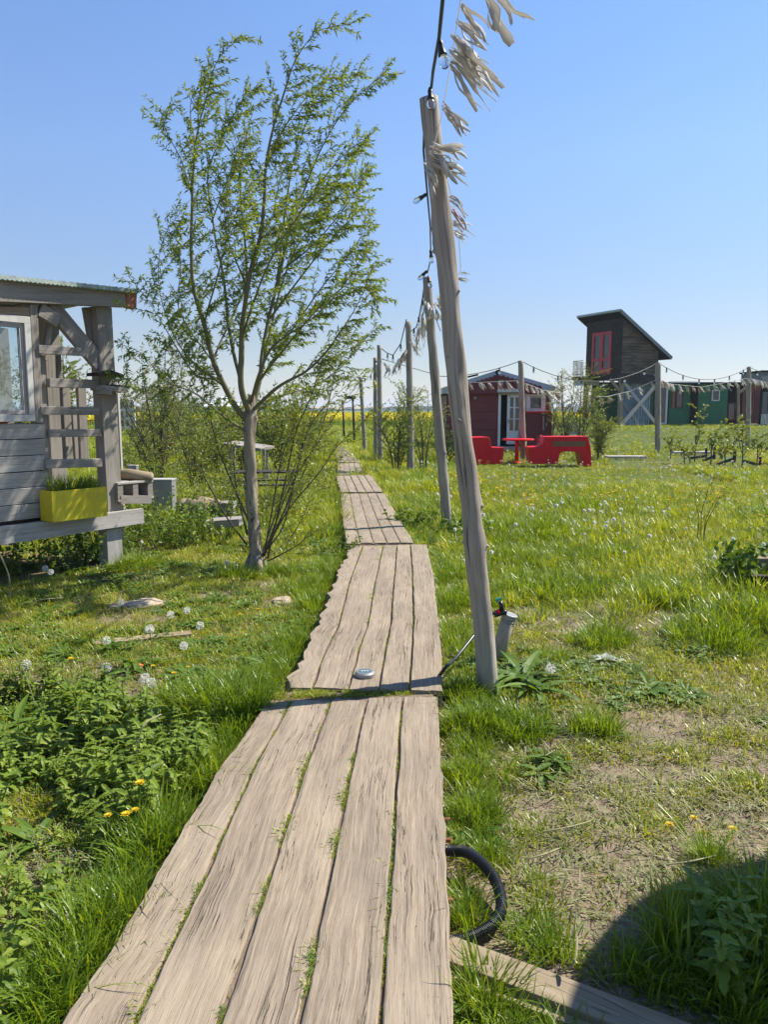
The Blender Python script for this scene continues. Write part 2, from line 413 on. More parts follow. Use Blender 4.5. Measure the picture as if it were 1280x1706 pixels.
M_silver = leafmat('silver_leaf', [(0, (.22, .26, .20)), (1, (.38, .42, .34))], .15, .3, 2, .7)
M_willow = leafmat('willow_leaf', [(0, (.085, .145, .022)), (.4, (.17, .245, .035)), (.75, (.26, .325, .055)), (1, (.40, .43, .14))], .42, .4, 1.5, .45, spec=.35)
M_bush = leafmat('bush_leaf', [(0, (.09, .14, .025)), (.5, (.18, .23, .035)), (1, (.30, .33, .07))], .38, .4, .8, .45)
M_bushd = leafmat('dark_bush_leaf', [(0, (.03, .07, .012)), (.5, (.07, .125, .02)), (1, (.13, .18, .03))], .35, .4, .8, .45)
M_bushp = leafmat('pale_bush_leaf', [(0, (.13, .16, .06)), (.5, (.22, .25, .085)), (1, (.32, .33, .13))], .35, .4, .8, .5)
M_petal = leafmat('yellow_petal', [(0, (.70, .46, .01)), (1, (.85, .62, .02))], .3, .2, 5, .6, (1.1, 1, .5))
M_clock = leafmat('dandelion_down', [(0, (.80, .78, .70)), (1, (.92, .90, .82))], .3, .2, 5, .8, (1, 1, 1), .1)
M_rape = leafmat('rapeseed_bloom', [(0, (.35, .36, .02)), (.3, (.62, .55, .015)), (1, (.80, .66, .02))], .25, .4, .12, .7, (1, 1, .4))
# ------------------------------------------------------------------ ground
DZ = 0.095                      # walking surface of the boardwalk
DECK = [  # left edge (near -> far), right edge, seams near/far  (sight lines to the weathered mats)
    dict(l=[(-20, 1900), (105, 1706), (235, 1500), (368, 1280), (452, 1161)], r=[(762, 1900), (755, 1706), (745, 1450), (736, 1280), (728, 1153)],
         near=[0, .185, .40, .605, .815, 1], far=[0, .13, .37, .58, .79, 1]),
    dict(l=[(476, 1146), (503, 1085), (532, 1040), (556, 968), (585, 911)], r=[(737, 1151), (736, 1090), (729, 1020), (722, 955), (711, 908)],
         near=[0, .17, .40, .595, .79, 1], far=[0, .15, .42, .60, .78, 1]),
    dict(l=[(577, 905), (571, 862), (568, 823)], r=[(690, 904), (664, 862), (641, 822)], near=[0, .2, .4, .6, .8, 1], far=[0, .2, .41, .6, .8, 1]),
    dict(l=[(568, 820), (560, 793)], r=[(638, 820), (617, 791)], near=[0, .2, .4, .6, .8, 1], far=[0, .2, .4, .6, .8, 1]),
    dict(l=[(562, 791), (563, 772)], r=[(606, 790), (598, 771)], near=[0, .25, .5, .75, 1], far=[0, .25, .5, .75, 1]),
    dict(l=[(564, 770), (557, 752)], r=[(602, 771), (583, 752)], near=[0, .25, .5, .75, 1], far=[0, .25, .5, .75, 1]),
    dict(l=[(558, 751), (545, 742)], r=[(584, 751), (566, 742)], near=[0, .33, .66, 1], far=[0, .33, .66, 1]),
]
for d in DECK:
    d['L'] = [G(x, y, DZ) for x, y in d['l']]; d['R'] = [G(x, y, DZ) for x, y in d['r']]
def deck_poly(i, grow=0.0):
    d = DECK[i]; l = [p + Vector((-grow, 0, 0)) for p in d['L']]; r = [p + Vector((grow, 0, 0)) for p in d['R']]
    return np.array([(p.x, p.y) for p in l + r[::-1]])
def inpoly(x, y, poly):
    x = np.asarray(x); y = np.asarray(y); c = np.zeros(x.shape, bool); n = len(poly); j = n - 1
    for i in range(n):
        xi, yi = poly[i]; xj, yj = poly[j]
        t = ((yi > y) != (yj > y)) & (x < (xj - xi) * (y - yi) / (yj - yi + 1e-12) + xi); c ^= t; j = i
    return c
DPOLY = [deck_poly(i) for i in range(len(DECK))]
def on_deck(x, y, g=0.0):
    c = np.zeros(np.asarray(x).shape, bool)
    for i in range(len(DECK)): c |= inpoly(x, y, deck_poly(i, g) if g else DPOLY[i])
    return c

def make_ground():
    ys = [-6, -4, -2, 0]; y = 0
    while y < 14: y += .16; ys.append(y)
    while y < 70: y += y * .035; ys.append(y)
    while y < 5000: y *= 1.25; ys.append(y)
    us = np.linspace(-1, 1, 141); us = np.sign(us) * (np.abs(us) ** 1.5)
    v = []; f = []
    for y in ys:
        hw = 9 + abs(y) * 1.4
        for u in us:
            x = u * hw; v.append((x, y, H(x, y)))
    n = len(us)
    for i in range(len(ys) - 1):
        for j in range(n - 1): f.append((i * n + j, i * n + j + 1, (i + 1) * n + j + 1, (i + 1) * n + j))
    m, t, b, o = newmat('ground_soil_and_grass')
    pos = t.nodes.new('ShaderNodeNewGeometry').outputs['Position']
    n1 = noise_(t, pos, 1.3, 6, .6); n2 = noise_(t, pos, 14, 5, .65); n3 = noise_(t, pos, 90, 3, .6)
    soil = ramp(t, n2, [(.25, (.095, .064, .042)), (.5, (.20, .142, .10)), (.75, (.31, .235, .172))])
    soil = mixc(t, .4, soil, ramp(t, n3, [(.3, (.10, .075, .05)), (.7, (.36, .29, .21))]))
    gr = ramp(t, n2, [(.3, (.05, .075, .018)), (.6, (.10, .125, .03)), (.8, (.17, .17, .06))])
    cam_y = t.nodes.new('ShaderNodeSeparateXYZ'); t.links.new(pos, cam_y.inputs[0]); Y = cam_y.outputs[1]
    far = math_(t, 'MINIMUM', math_(t, 'MAXIMUM', math_(t, 'DIVIDE', math_(t, 'SUBTRACT', Y, 7.0), 8.0), 0.0), 1.0)
    mask = ramp(t, n1, [(.5, (0, 0, 0)), (.75, (.6, .6, .6))])
    mask = math_(t, 'MAXIMUM', mask, far)
    c = mixc(t, mask, soil, gr)
    fld = ramp(t, noise_(t, mapping(t, pos, (.002, .012, 1)), 1.0, 3, .5), [(.3, (.06, .13, .03)), (.55, (.085, .16, .04)), (.75, (.12, .17, .06))])
    c = mixc(t, math_(t, 'MINIMUM', math_(t, 'MAXIMUM', math_(t, 'DIVIDE', math_(t, 'SUBTRACT', Y, 120.0), 100.0), 0.0), 1.0), c, fld)
    t.links.new(c, b.inputs['Base Color']); b.inputs['Roughness'].default_value = .95; b.inputs['Specular IOR Level'].default_value = .15
    bump(t, math_(t, 'ADD', n2, math_(t, 'MULTIPLY', n3, .4)), .8, .03, b)
    me = bpy.data.meshes.new('ground'); me.from_pydata(v, [], f); me.polygons.foreach_set('use_smooth', [True] * len(f)); me.materials.append(m)
    ob = bpy.data.objects.new('ground', me); COL.objects.link(ob); meta(ob, kind='structure')
make_ground()

# ------------------------------------------------------------------ boardwalk
def arc(poly, t):
    ls = [(poly[i + 1] - poly[i]).length for i in range(len(poly) - 1)]; T = sum(ls) * t
    for i, l in enumerate(ls):
        if T <= l or i == len(ls) - 1: return poly[i].lerp(poly[i + 1], min(1, T / l))
        T -= l
DLAB = ['nearest wide section of grey hardwood boards at the photographer\'s feet',
        'second boardwalk section with ragged broken left edge and round ground light on it',
        'third boardwalk section, just beyond the dark gap, narrowing into the distance',
        'fourth boardwalk section, short and crossed by thin pole shadows',
        'fifth boardwalk section, small, beside the foot of the slim poles',
        'sixth boardwalk section, tiny, with four boards',
        'farthest bend of the grey boardwalk where it turns left into the grass']
def make_deck():
    for di, d in enumerate(DECK):
        c = (d['L'][0] + d['R'][0]) / 2; ev = []
        root = empty('boardwalk_section', (c.x, c.y, 0), DLAB[di], 'boardwalk', 'grey hardwood boardwalk sections')
        nb = len(d['near']) - 1; n = [70, 56, 30, 16, 12, 10, 8][di]
        dz = [0, .004, .0, .006, 0, .006, 0][di]
        for k in range(nb):
            mb = MB(); gap = .008
            sh0 = random.uniform(-.012, .012) if di < 2 else 0; tilt = random.uniform(-.004, .004); zo = random.uniform(-.004, .004)
            e0 = random.uniform(-.02, .02) + (.0 if di else 0); e1 = random.uniform(-.025, .025)
            rows = []
            for i in range(n + 1):
                t = i / n
                l = arc(d['L'], t); r = arc(d['R'], t)
                f0 = d['near'][k] * (1 - t) + d['far'][k] * t; f1 = d['near'][k + 1] * (1 - t) + d['far'][k + 1] * t
                a = l.lerp(r, f0); b = l.lerp(r, f1)
                ax = (b - a); w = ax.length; ax = ax / w
                yy = a.y * 3.1
                wl = .0025 * noise.noise((yy * 1.7, k * 7.3 + di, 0)) + .003 * noise.noise((yy * 9, k * 3.3 + di, 5))
                wr = .0025 * noise.noise((yy * 1.7, (k + 1) * 7.3 + di, 0)) + .003 * noise.noise((yy * 9, k * 5.3 + di, 9))
                if k == 0: wl += (.045 if di == 1 else .010) * noise.noise((yy * 1.3, 4.4, di)) + (.03 if di == 1 else .005) * noise.noise((yy * 7, 4.4, di))
                if k == nb - 1: wr += .008 * noise.noise((yy * 3, 8.4, di)) + .004 * noise.noise((yy * 11, 8.4, di))
                if di == 1 and k == 0: # broken, eaten-away near-left corner
                    pass
                gl = 0 if k == 0 else gap * (.55 + .8 * max(0, noise.noise((yy, k * 3.7, 2)) + .3)); grr = 0 if k == nb - 1 else gap * .6
                a = a + ax * (gl + wl); b = b - ax * (grr) + ax * wr
                if i == 0: a.y += e0; b.y += e0
                if i == n: a.y += e1; b.y += e1
                cs = []
                prof = [0, .025, .10, .3, .5, .7, .90, .975, 1] if di < 2 else [0, .08, .5, .92, 1]
                for q in prof:
                    p = a.lerp(b, q); p.z = DZ + dz + zo + tilt * (q - .5) * 2
                    p.z += .0035 * noise.noise((p.x * 22, p.y * 2.2, 1.1)) + .0025 * noise.noise((p.x * 60, p.y * 5, 4.1))
                    if q in (0, 1): p.z -= .006
                    if q in (.025, .975, .08, .92): p.z -= .001
                    if di == 0 and t > .93: p.z -= .018 * ((t - .93) / .07) ** 2
                    cs.append(p)
                cs = [Vector((cs[0].x, cs[0].y, .004))] + cs + [Vector((cs[-1].x, cs[-1].y, .004))]
                rows.append(cs)
            m = len(rows[0]); base = 0; L = 0
            for i, cs in enumerate(rows):
                for p in cs: mb.v.append(tuple(p))
            def uvw(i, j):
                cs = rows[i]; u = (cs[j] - cs[1]).length if j > 0 else -.08
                return (u + k * .4, cs[0].y + di * 13)
            for i in range(n):
                for j in range(m - 1):
                    mb.f.append((i * m + j, (i + 1) * m + j, (i + 1) * m + j + 1, i * m + j + 1)[::-1])
                    mb.uv.append([uvw(i, j), uvw(i + 1, j), uvw(i + 1, j + 1), uvw(i, j + 1)][::-1])
            for i in (0, n):
                q = tuple(i * m + j for j in range(m)); mb.f.append(q if i == 0 else q[::-1]); mb.uv.append([(.01 * j, 0.0) for j in range(m)])
            mb.build('board', M_deck, root, smooth=False)
        # earth packed between the boards
        mb = MB()
        for i in range(n):
            for _ in (0,):
                a = arc(d['L'], i / n); b = arc(d['R'], i / n); a2 = arc(d['L'], (i + 1) / n); b2 = arc(d['R'], (i + 1) / n)
                z = DZ - .011
                q = [a.lerp(b, .02), a.lerp(b, .98), a2.lerp(b2, .98), a2.lerp(b2, .02)]
                mb.face([(p.x, p.y, z) for p in q])
        mb.build('packed_earth', M_soil, root)
        if di < 2:
            for (px, py) in ([(742, 1366), (743, 1400), (744, 1500)] if di == 0 else [(737, 1135)]):
                p = G(px, py, .05); p.x += .004
                b = MB(); b.tube([p + Vector((-.02, 0, 0)), p + Vector((.012, 0, 0)), p + Vector((.016, 0, 0))], [.008, .010, .005], 8); b.build('rusty_bolt', M_rust, root)
make_deck()

# ------------------------------------------------------------------ poles
def log_pole(base, top, r0, r1, label, group, cat='pole', knots=9, mat=None, seg=46, k=18, crack=True, name='wooden_pole', seed=1):
    rnd = random.Random(seed); base = Vector(base); top = Vector(top)
    root = empty(name, base, label, cat, group)
    mb = MB(); pts = []; rad = []
    lo = base - Vector((0, 0, .15))
    for i in range(seg + 1):
        t = i / seg; p = lo.lerp(top, t)
        s = (top - base).length
        p.x += .016 * noise.noise((t * s * .9, seed, 0)) ; p.y += .016 * noise.noise((t * s * .9, seed, 9))
        pts.append(p); rad.append((r0 + (r1 - r0) * t) * (1 + .05 * noise.noise((t * s * 3, seed, 4))))
    mb.tube(pts, rad, k, wob=.15)
    # knots and branch stubs pushed out of the skin
    kn = [(rnd.uniform(.12, .95), rnd.uniform(0, 6.28), rnd.uniform(.6, 1.4)) for _ in range(knots)]
    L = (top - lo).length
    V = mb.v; n = len(V)
    for idx in range(len(V)):
        i, j = divmod(idx, k)
        if i > seg: break
        t = i / seg; an = 2 * math.pi * j / k
        for kt, ka, ks in kn:
            dt = (t - kt) * L / .05; da = math.atan2(math.sin(an - ka), math.cos(an - ka)) / .45
            g = math.exp(-(dt * dt + da * da)) * .35 * ks * r0 * .5
            if g > 1e-4:
                c = pts[i]; q = Vector(V[idx]); V[idx] = tuple(q + (q - c).normalized() * g)
    s = mb
    ax = (top - lo).normalized(); xx = ax.orthogonal().normalized(); yy = ax.cross(xx)
    for kt, ka, ks in kn:
        if rnd.random() < .8:
            i = int(kt * seg); d = xx * math.cos(rnd.uniform(0, 6.28)) ; 
            an = ka
            q = Vector(V[min(len(V) - 1, i * k + int(an / 6.283 * k) % k)]); c = pts[i]; dd = (q - c).normalized()
            s.tube([q - dd * .02, q + dd * .006 * ks + ax * .003], [.012 * ks * r0 / .055, .008 * ks * r0 / .055], 8)
    o = mb.build('shaft', mat or M_pole, root, smooth=True)
    return root, o
PG = 'bare round poles carrying the string lights along the boardwalk'
P1b = G(821, 1152, 0); P1t = Q(716, 163, 4.02)
log_pole(P1b, P1t, .058, .047, 'nearest tall leaning bare pole with rags knotted near its top', PG, knots=16, seed=3, seg=90, k=24)
P2b = G(747, 884, 0); P2t = Q(712, 462, P2b.y - .1)
log_pole(P2b, P2t, .066, .054, 'second pole in the row, leaning left just behind the nearest pole', PG, knots=9, seed=5)
P3b = G(685, 790, 0); P3t = Q(681, 536, P3b.y)
log_pole(P3b, P3t, .085, .07, 'upright third pole of the row rising from the bushes right of the boardwalk', PG, knots=5, seed=6, seg=30)
P4b = G(634, 772, 0); P4t = Q(632, 575, P4b.y)
log_pole(P4b, P4t, .075, .06, 'taller of the two slim poles standing close together beside the boardwalk', PG, knots=4, seed=7, seg=24, k=12)
P5b = G(627, 770, 0); P5t = Q(625, 596, P5b.y)
log_pole(P5b, P5t, .07, .06, 'shorter left pole of the close pair beside the boardwalk', PG, knots=4, seed=8, seg=24, k=12)
P6b = G(609, 759, 0); P6t = Q(601, 628, P6b.y)
log_pole(P6b, P6t, .07, .06, 'farthest pale pole at the bend of the boardwalk, leaning slightly left', PG, knots=3, seed=9, seg=20, k=10)
def lamp_post(px0, py0, px1, py1, label, head):
    b = G(px0, py0, 0); t = Q(px1, py1, b.y); root = empty('lamp_post', b, label, 'lamp post', 'dark slim lamp posts at the end of the boardwalk')
    m = MB(); m.tube([b - Vector((0, 0, .1)), b.lerp(t, .5), t], [.05, .045, .045], 8); m.build('post', M_cable, root, smooth=True)
    m = MB(); m.box(t + Vector((-.1 if head else 0, 0, .02)), (.42 if head else .12, .14, .12)); m.build('lamp_head', M_cable, root, bevel=.01)
lamp_post(591, 748, 588, 663, 'slim dark lamp post with a small square head turned left', True)
lamp_post(574, 738, 571, 670, 'slimmest dark post, left of the one with the square head', False)
PB = 'grey poles with sagging string lights on the meadow'
PAb = G(873, 770, 0); PAt = Q(868, 601, PAb.y); log_pole(PAb, PAt, .095, .075, 'slightly crooked pole in front of the maroon cabin', PB, knots=5, seed=12, seg=30, k=12)
PBb = G(1097, 756, 0); PBt = Q(1097, 604, PBb.y); log_pole(PBb, PBt, .11, .095, 'straight pole in front of the green house, right of the crossed braces', PB, knots=4, seed=13, seg=24, k=12)
PCb = G(1247, 746, 0); PCt = Q(1249, 611, PCb.y); log_pole(PCb, PCt, .10, .085, 'rightmost meadow pole, by the red-brown door', PB, knots=4, seed=14, seg=24, k=12)
PDb = G(1400, 740, 0); PDt = Q(1400, 615, PDb.y)

# ------------------------------------------------------------------ string lights
def catenary(a, b, sag, n=16):
    return [a.lerp(b, i / n) - Vector((0, 0, sag * 4 * (i / n) * (1 - i / n))) for i in range(n + 1)]
def bulbs(root, pts, spacing, size, first=.3, dirv=(0.25, 0, -1), mult=1.0):
    acc = 0; nxt = first; dirv = Vector(dirv).normalized()
    for i in range(len(pts) - 1):
        l = (pts[i + 1] - pts[i]).length
        while acc + l > nxt:
            p = pts[i].lerp(pts[i + 1], (nxt - acc) / l); bulb(root, p, dirv, size); nxt += spacing
        acc += l
def bulb(root, p, d, s):
    d = Vector(d).normalized()
    m = MB(); m.tube([p - d * .012 * s, p + d * .008 * s, p + d * .02 * s, p + d * .045 * s, p + d * .052 * s], [.008 * s, .014 * s, .012 * s, .017 * s, .019 * s], 12); so_ = m.build('socket', M_cable, root, smooth=True)
    m = MB(); c = p + d * .05 * s
    m.tube([c, c + d * .012 * s, c + d * .028 * s, c + d * .044 * s, c + d * .053 * s, c + d * .056 * s], [.012 * s, .018 * s, .0215 * s, .018 * s, .009 * s, .001 * s], 14); m.build('bulb', M_glass, root, smooth=True)
t = empty('string_lights', P1b, 'black festoon light cable running overhead and down the row of boardwalk poles', 'string lights')
over = [Q(760, -260, 1.9), Q(745, -90, 2.4), Q(738, 0, 2.75), Q(732, 62, 3.1), Q(722, 118, 3.6), P1t + Vector((.005, -.05, .02))]
cb = MB(); cb.tube(over, .0072, 8, caps=True)
c12 = [P1t + Vector((-.02, .06, -.02)), Q(706, 250, 4.6), Q(712, 320, 5.4), Q(717, 375, 6.6), Q(718, 418, 7.6), Q(716, 440, 8.6), P2t + Vector((0, -.05, .04))]
cb.tube(c12, .0072, 6)
c23 = [P2t + Vector((-.02, 0, 0)), Q(704, 500, 11), Q(699, 527, 12.3), Q(694, 545, 14), Q(688, 550, 16), P3t + Vector((0, -.06, -.25))]; cb.tube(c23, .011, 6)
c34 = [P3t + Vector((-.05, 0, .05)), Q(668, 572, 19.5), Q(655, 592, 21), Q(645, 588, 22.5), P4t + Vector((0, 0, -.05))]; cb.tube(c34, .013, 5)
c56 = [P4t + Vector((0, 0, -.4)), P5t + Vector((0, 0, -.15)), Q(618, 625, 28), Q(610, 632, 30), P6t]; cb.tube(c56, .013, 5)
c67 = [P6t, Q(597, 650, 40), Q(588, 664, 45)]; cb.tube(c67, .012, 4)
cb.build('cable', M_cable, t, smooth=True)
for (px, py, Y, dv, s) in [(733, 70, 3.16, (.25, 0, -1), .95), (717, 150, 3.92, (.05, -.25, -1), .95), (710, 324, 5.45, (-.8, 0, -.5), .95), (718, 418, 7.6, (.1, 0, -1), 1.1), (711, 452, 9.3, (-.6, 0, -.6), 1.3), (714, 462, 9.5, (.2, -.3, -.9), 1.3),
                           (704, 500, 11, (.2, 0, -1), 1.2), (698, 529, 12.3, (0, 0, -1), 1.2), (690, 548, 15, (0, 0, -1), 1.3), (668, 574, 19.5, (0, 0, -1), 1.6), (655, 592, 21, (0, 0, -1), 1.6), (646, 590, 22.5, (0, 0, -1), 1.6), (618, 625, 28, (0, 0, -1), 1.7), (608, 630, 31, (0, 0, -1), 1.7)]:
    bulb(t, Q(px, py, Y), dv, s)
t = empty('string_lights', PAb, 'thin black string of bulbs sagging between the meadow poles before the houses', 'string lights')
spans = [(Q(636, 598, P4t.y), Q(735, 627, 23.3), .0), (Q(735, 627, 23.3), PAt, .12), (PAt, PBt, .62), (PBt, PCt, .55), (PCt, PDt, .5)]
cb = MB(); allp = []
for a, b, sag in spans:
    pts = catenary(a, b, sag, 14); cb.tube(pts, .011, 5); allp.append(pts)
cb.build('cable', M_cable, t, smooth=True)
for pts in allp: bulbs(t, pts, 1.15, 1.7, .6, (0, 0, -1))

# ------------------------------------------------------------------ rag bunting
def rag(root, p, n, L, w, wind=(1, .1, -.55), mat=None, spread=.5, rseg=5, name='rag'):
    m = MB(); wind = Vector(wind).normalized(); p = Vector(p)
    n = int(n * 1.5); w = w * .95
    for i in range(n):
        d = (wind + Vector((random.uniform(-spread, spread), random.uniform(-spread, spread), random.uniform(-spread, spread))) * .55).normalized()
        nn = Vector((random.uniform(-1, 1), random.uniform(-1, 1), random.uniform(-.3, 1))).normalized()
        sd_ = d.cross(nn).normalized(); l = L * random.uniform(.55, 1.1); ww = w * random.uniform(.6, 1.2)
        k = len(m.v); ph = random.uniform(0, 6); tw = random.uniform(-1.2, 1.2); st = p + Vector((random.uniform(-.012, .012), random.uniform(-.01, .01), random.uniform(-.02, .02))) * (L / .2)
        for j in range(rseg + 1):
            t = j / rseg
            c = st + d * (l * t) + nn * (.11 * l * math.sin(ph + t * 5.5)) + sd_ * (.06 * l * math.sin(ph * 2 + t * 4)) - Vector((0, 0, .18 * l * t * t))
            q = sd_ * math.cos(tw * t) + nn * math.sin(tw * t); wj = ww * (.35 + .65 * min(1, t * 3)) / 2 * (1 if j < rseg else random.uniform(.1, .7)) * random.uniform(.75, 1.1)
            m.v.append(tuple(c + q * wj)); m.v.append(tuple(c + nn.cross(q) * 0 + q * 0 + Vector((0, 0, wj * .35)))); m.v.append(tuple(c - q * wj))
        for j in range(rseg):
            a = k + 3 * j
            m.f.append((a, a + 1, a + 4, a + 3)); m.uv.append([(0, 0)] * 4); m.f.append((a + 1, a + 2, a + 5, a + 4)); m.uv.append([(0, 0)] * 4)
    o = m.build(name, mat or M_rag, root, smooth=True)
    sm_ = o.modifiers.new('solid', 'SOLIDIFY'); sm_.thickness = .0015
    return o
t = empty('rag_bunting', P1b, 'string of torn pale cloth rags blowing right, tied along the row of boardwalk poles', 'bunting')
c = MB()
l0 = [Q(815, -200, 2.1), Q(782, -60, 2.5), Q(768, 0, 2.75), Q(760, 50, 2.95), Q(750, 112, 3.25), Q(738, 185, 3.6), Q(722, 250, 3.93), P1t.lerp(P1b, .09) + Vector((0, -.06, 0))]
c.tube(l0, .0022, 5)
l1 = [Q(736, 265, 4.2), Q(756, 340, 4.9), Q(764, 380, 5.6), Q(768, 450, 7), Q(752, 480, 8), Q(735, 500, 9), Q(716, 512, 9.6)]; c.tube(l1, .003, 4)
l2 = [Q(716, 512, 9.6), Q(703, 528, 11.5), Q(694, 556, 14), Q(683, 570, P3b.y - .1)]; c.tube(l2, .005, 4)
l3 = [Q(683, 570, P3b.y - .1), Q(668, 596, 19), Q(655, 612, 21), Q(640, 606, 23), Q(632, 600, P4b.y - .1)]; c.tube(l3, .006, 4)
c.build('cord', M_rag, t)
WD = (1, .1, -.75)
for (px, py, Y, n, L, w, wd, mt) in [(812, -8, 2.55, 3, .13, .030, (.5, 0, -1), None), (826, -12, 2.5, 3, .13, .016, (1, 0, -.7), None),
        (770, 8, 2.78, 3, .11, .020, (.8, 0, -1), None), (764, 40, 2.9, 4, .12, .018, WD, None), (758, 62, 3.0, 6, .15, .022, WD, None), (756, 78, 3.05, 7, .19, .022, WD, None), (752, 98, 3.2, 7, .20, .020, (1, 0, -.85), None), (752, 108, 3.2, 2, .05, .018, (.6, 0, -1), None),
        (739, 178, 3.58, 4, .15, .018, (1, 0, -.75), None), (722, 246, 3.92, 6, .17, .022, (1, -.1, -.22), None), (714, 262, 3.94, 8, .19, .024, (1, -.25, -.45), None), (711, 275, 3.95, 6, .15, .022, (.5, -.4, -1), None), (722, 258, 3.93, 2, .15, .018, (1, -.1, -.5), M_ragy),
        (748, 330, 4.7, 4, .13, .016, (1, 0, -.5), None), (750, 345, 4.9, 3, .14, .016, (1, 0, -.6), M_ragr), (753, 370, 5.3, 5, .15, .014, (1, 0, -.3), None), (755, 386, 5.6, 5, .12, .014, (1, 0, -.5), None),
        (762, 462, 7.4, 4, .12, .012, (1, 0, -.2), None), (768, 455, 7.2, 3, .1, .012, (1, 0, .1), None),
        (730, 492, 9.2, 6, .22, .03, (.3, 0, -1), None), (724, 505, 9.45, 7, .26, .03, (.4, -.2, -1), None), (714, 508, 9.5, 8, .20, .035, (.3, -.3, -.8), None), (709, 506, 9.5, 6, .18, .03, (-.1, -.3, -1), None),
        (703, 528, 11.5, 7, .30, .04, (.35, 0, -1), None), (698, 545, 13, 7, .32, .04, (.35, 0, -1), None), (692, 560, 14.5, 6, .3, .04, (.4, 0, -1), None), (685, 568, 17, 6, .35, .05, (.6, 0, -1), None),
        (676, 585, 18.4, 5, .3, .045, (-.3, 0, -1), M_ragr), (668, 597, 19, 6, .35, .05, (-.2, 0, -1), None), (660, 606, 20, 5, .3, .05, (-.3, 0, -1), None), (652, 610, 21, 5, .3, .05, (-.6, 0, -1), None), (640, 605, 23, 5, .3, .05, (.8, 0, -1), None), (628, 606, P5b.y - .15, 6, .35, .06, (.1, -.2, -1), None), (624, 632, P5b.y - .15, 3, .3, .05, (.1, -.2, -1), M_ragy)]:
    p = Q(px, py, Y)
    rag(t, p, n, L, w, wd, mt, spread=.42 if Y < 5 else .6, rseg=6 if Y < 5 else 3)
t = empty('rag_bunting', PAb, 'line of faded rags hanging between the meadow poles and along the house fronts', 'bunting')
c = MB()
m0 = [Q(752, 636, 27), Q(800, 637, 25.5), Q(869, 634, PAt.y)]; c.tube(m0, .008, 4)
m1 = [Q(869, 636, PAt.y), Q(905, 650, 24.5), Q(950, 657, 25.6), Q(1010, 661, 26.8), Q(1050, 652, 27.5), Q(1096, 632, PBb.y - .1)]; c.tube(m1, .008, 4)
m2 = [Q(1096, 632, PBb.y - .1), Q(1120, 640, 28.7), Q(1170, 645, 29.8), Q(1248, 630, PCb.y - .1), Q(1290, 640, 34)]; c.tube(m2, .008, 4)
c.build('cord', M_rag, t)
for path, k, ft, rr in ((m0, 7, 0, .27), (m1, 16, .02, .25), (m2, 24, .1, .27)):
    for i in range(k):
        q = arc(path, (i + .6) / k)
        if path is m1 and 5 < i < 9: continue
        rag(t, q + Vector((0, 0, -.02)), 5, rr, .07, (.7, 0, -.9), random.choice([M_rag, M_rag, M_ragr]), .7, 3)
# ------------------------------------------------------------------ wooden hut on stilts, left
HP = Plane((-2.73, 7.55), (.6, .8)); HN = HP.N; HD = HP.D
def hz(px, py, off=0): return HP.sz(px, py, off)
hut = empty('wooden_hut', (-2.73, 7.55, 0), 'weathered grey timber hut on stilts with open porch, left of the willow', 'hut')
def hp(px, py, off=0.0): return HP.pt(px, py, off)
def P2(a, b, w, th, mat, name, off=0.0, parent=None, bev=.004, jit=.002):
    m = MB(); m.plank(hp(*a, off), hp(*b, off), w, th, HN, jit); return m.build(name, mat, parent or hut, bevel=bev)
# horizontal siding boards
sR, _ = hz(74, 760); zt = hz(72, 704)[1]; zb = hz(76, 862)[1]
m = MB(); nrow = 6; bh = (zt - zb) / nrow
for i in range(nrow):
    z = zb + bh * (i + .5)
    m.plank(HP.at(-3.6, z, .0), HP.at(sR + random.uniform(-.01, .01), z, 0), bh - .008, .03, (HN + Vector((0, 0, -.12))).normalized(), .003)
m.build('siding', M_sid, hut, bevel=.003)
m = MB(); m.plank(HP.at(-3.6, (zt + .5) / 2, -.03), HP.at(sR - .02, (zt + .5) / 2, -.03), zt - .5 - .03, .015, HN); m.build('wall_lining', M_black, hut)
# end of that wall and left return
m = MB(); m.plank(HP.at(sR - .03, zb, -.06), HP.at(sR - .03, 2.65, -.06), .07, .07, HN); m.build('stud', M_grey, hut)
# sill beam / floor beam
P2((-160, 915), (236, 859), .155, .07, M_sid, 'floor_beam', .06)
m = MB(); m.plank(HP.at(-3.6, .64, -1.28), HP.at(.05, .64, -1.28), 2.55, .09, Vector((0, 0, 1))); m.build('floor', M_grey, hut)
for dd in (-1.2, -2.5):
    m = MB(); m.plank(HP.at(-3.6, .56, dd), HP.at(.1, .56, dd), .14, .07, HN); m.build('floor_joist', M_grey, hut)
# corner post and stilts
P2((166, 512), (187, 900), .165, .15, M_grey, 'corner_post', -.05, jit=.001)
P2((182, 880), (187, 962), .17, .15, M_sid, 'stilt', -.04, jit=.001)
for s_, dd in ((-2.2, -.1), (-2.2, -2.4), (-.05, -2.4), (-3.4, -.1)):
    m = MB(); m.plank(HP.at(s_, -.1, dd), HP.at(s_, .6, dd), .16, .15, HN); m.build('stilt', M_grey, hut)
# rear posts
for (a, b, dd) in (((84, 525), (92, 780), -1.0), ((1, 520), (2, 640), -2.4)):
    m = MB(); p = hp(*a, dd); q = hp(*b, dd); q.z = .66; p.z = 2.49; p.x, p.y = q.x, q.y; m.plank(q, p, .17, .15, HN); m.build('rear_post', M_grey, hut, bevel=.004)
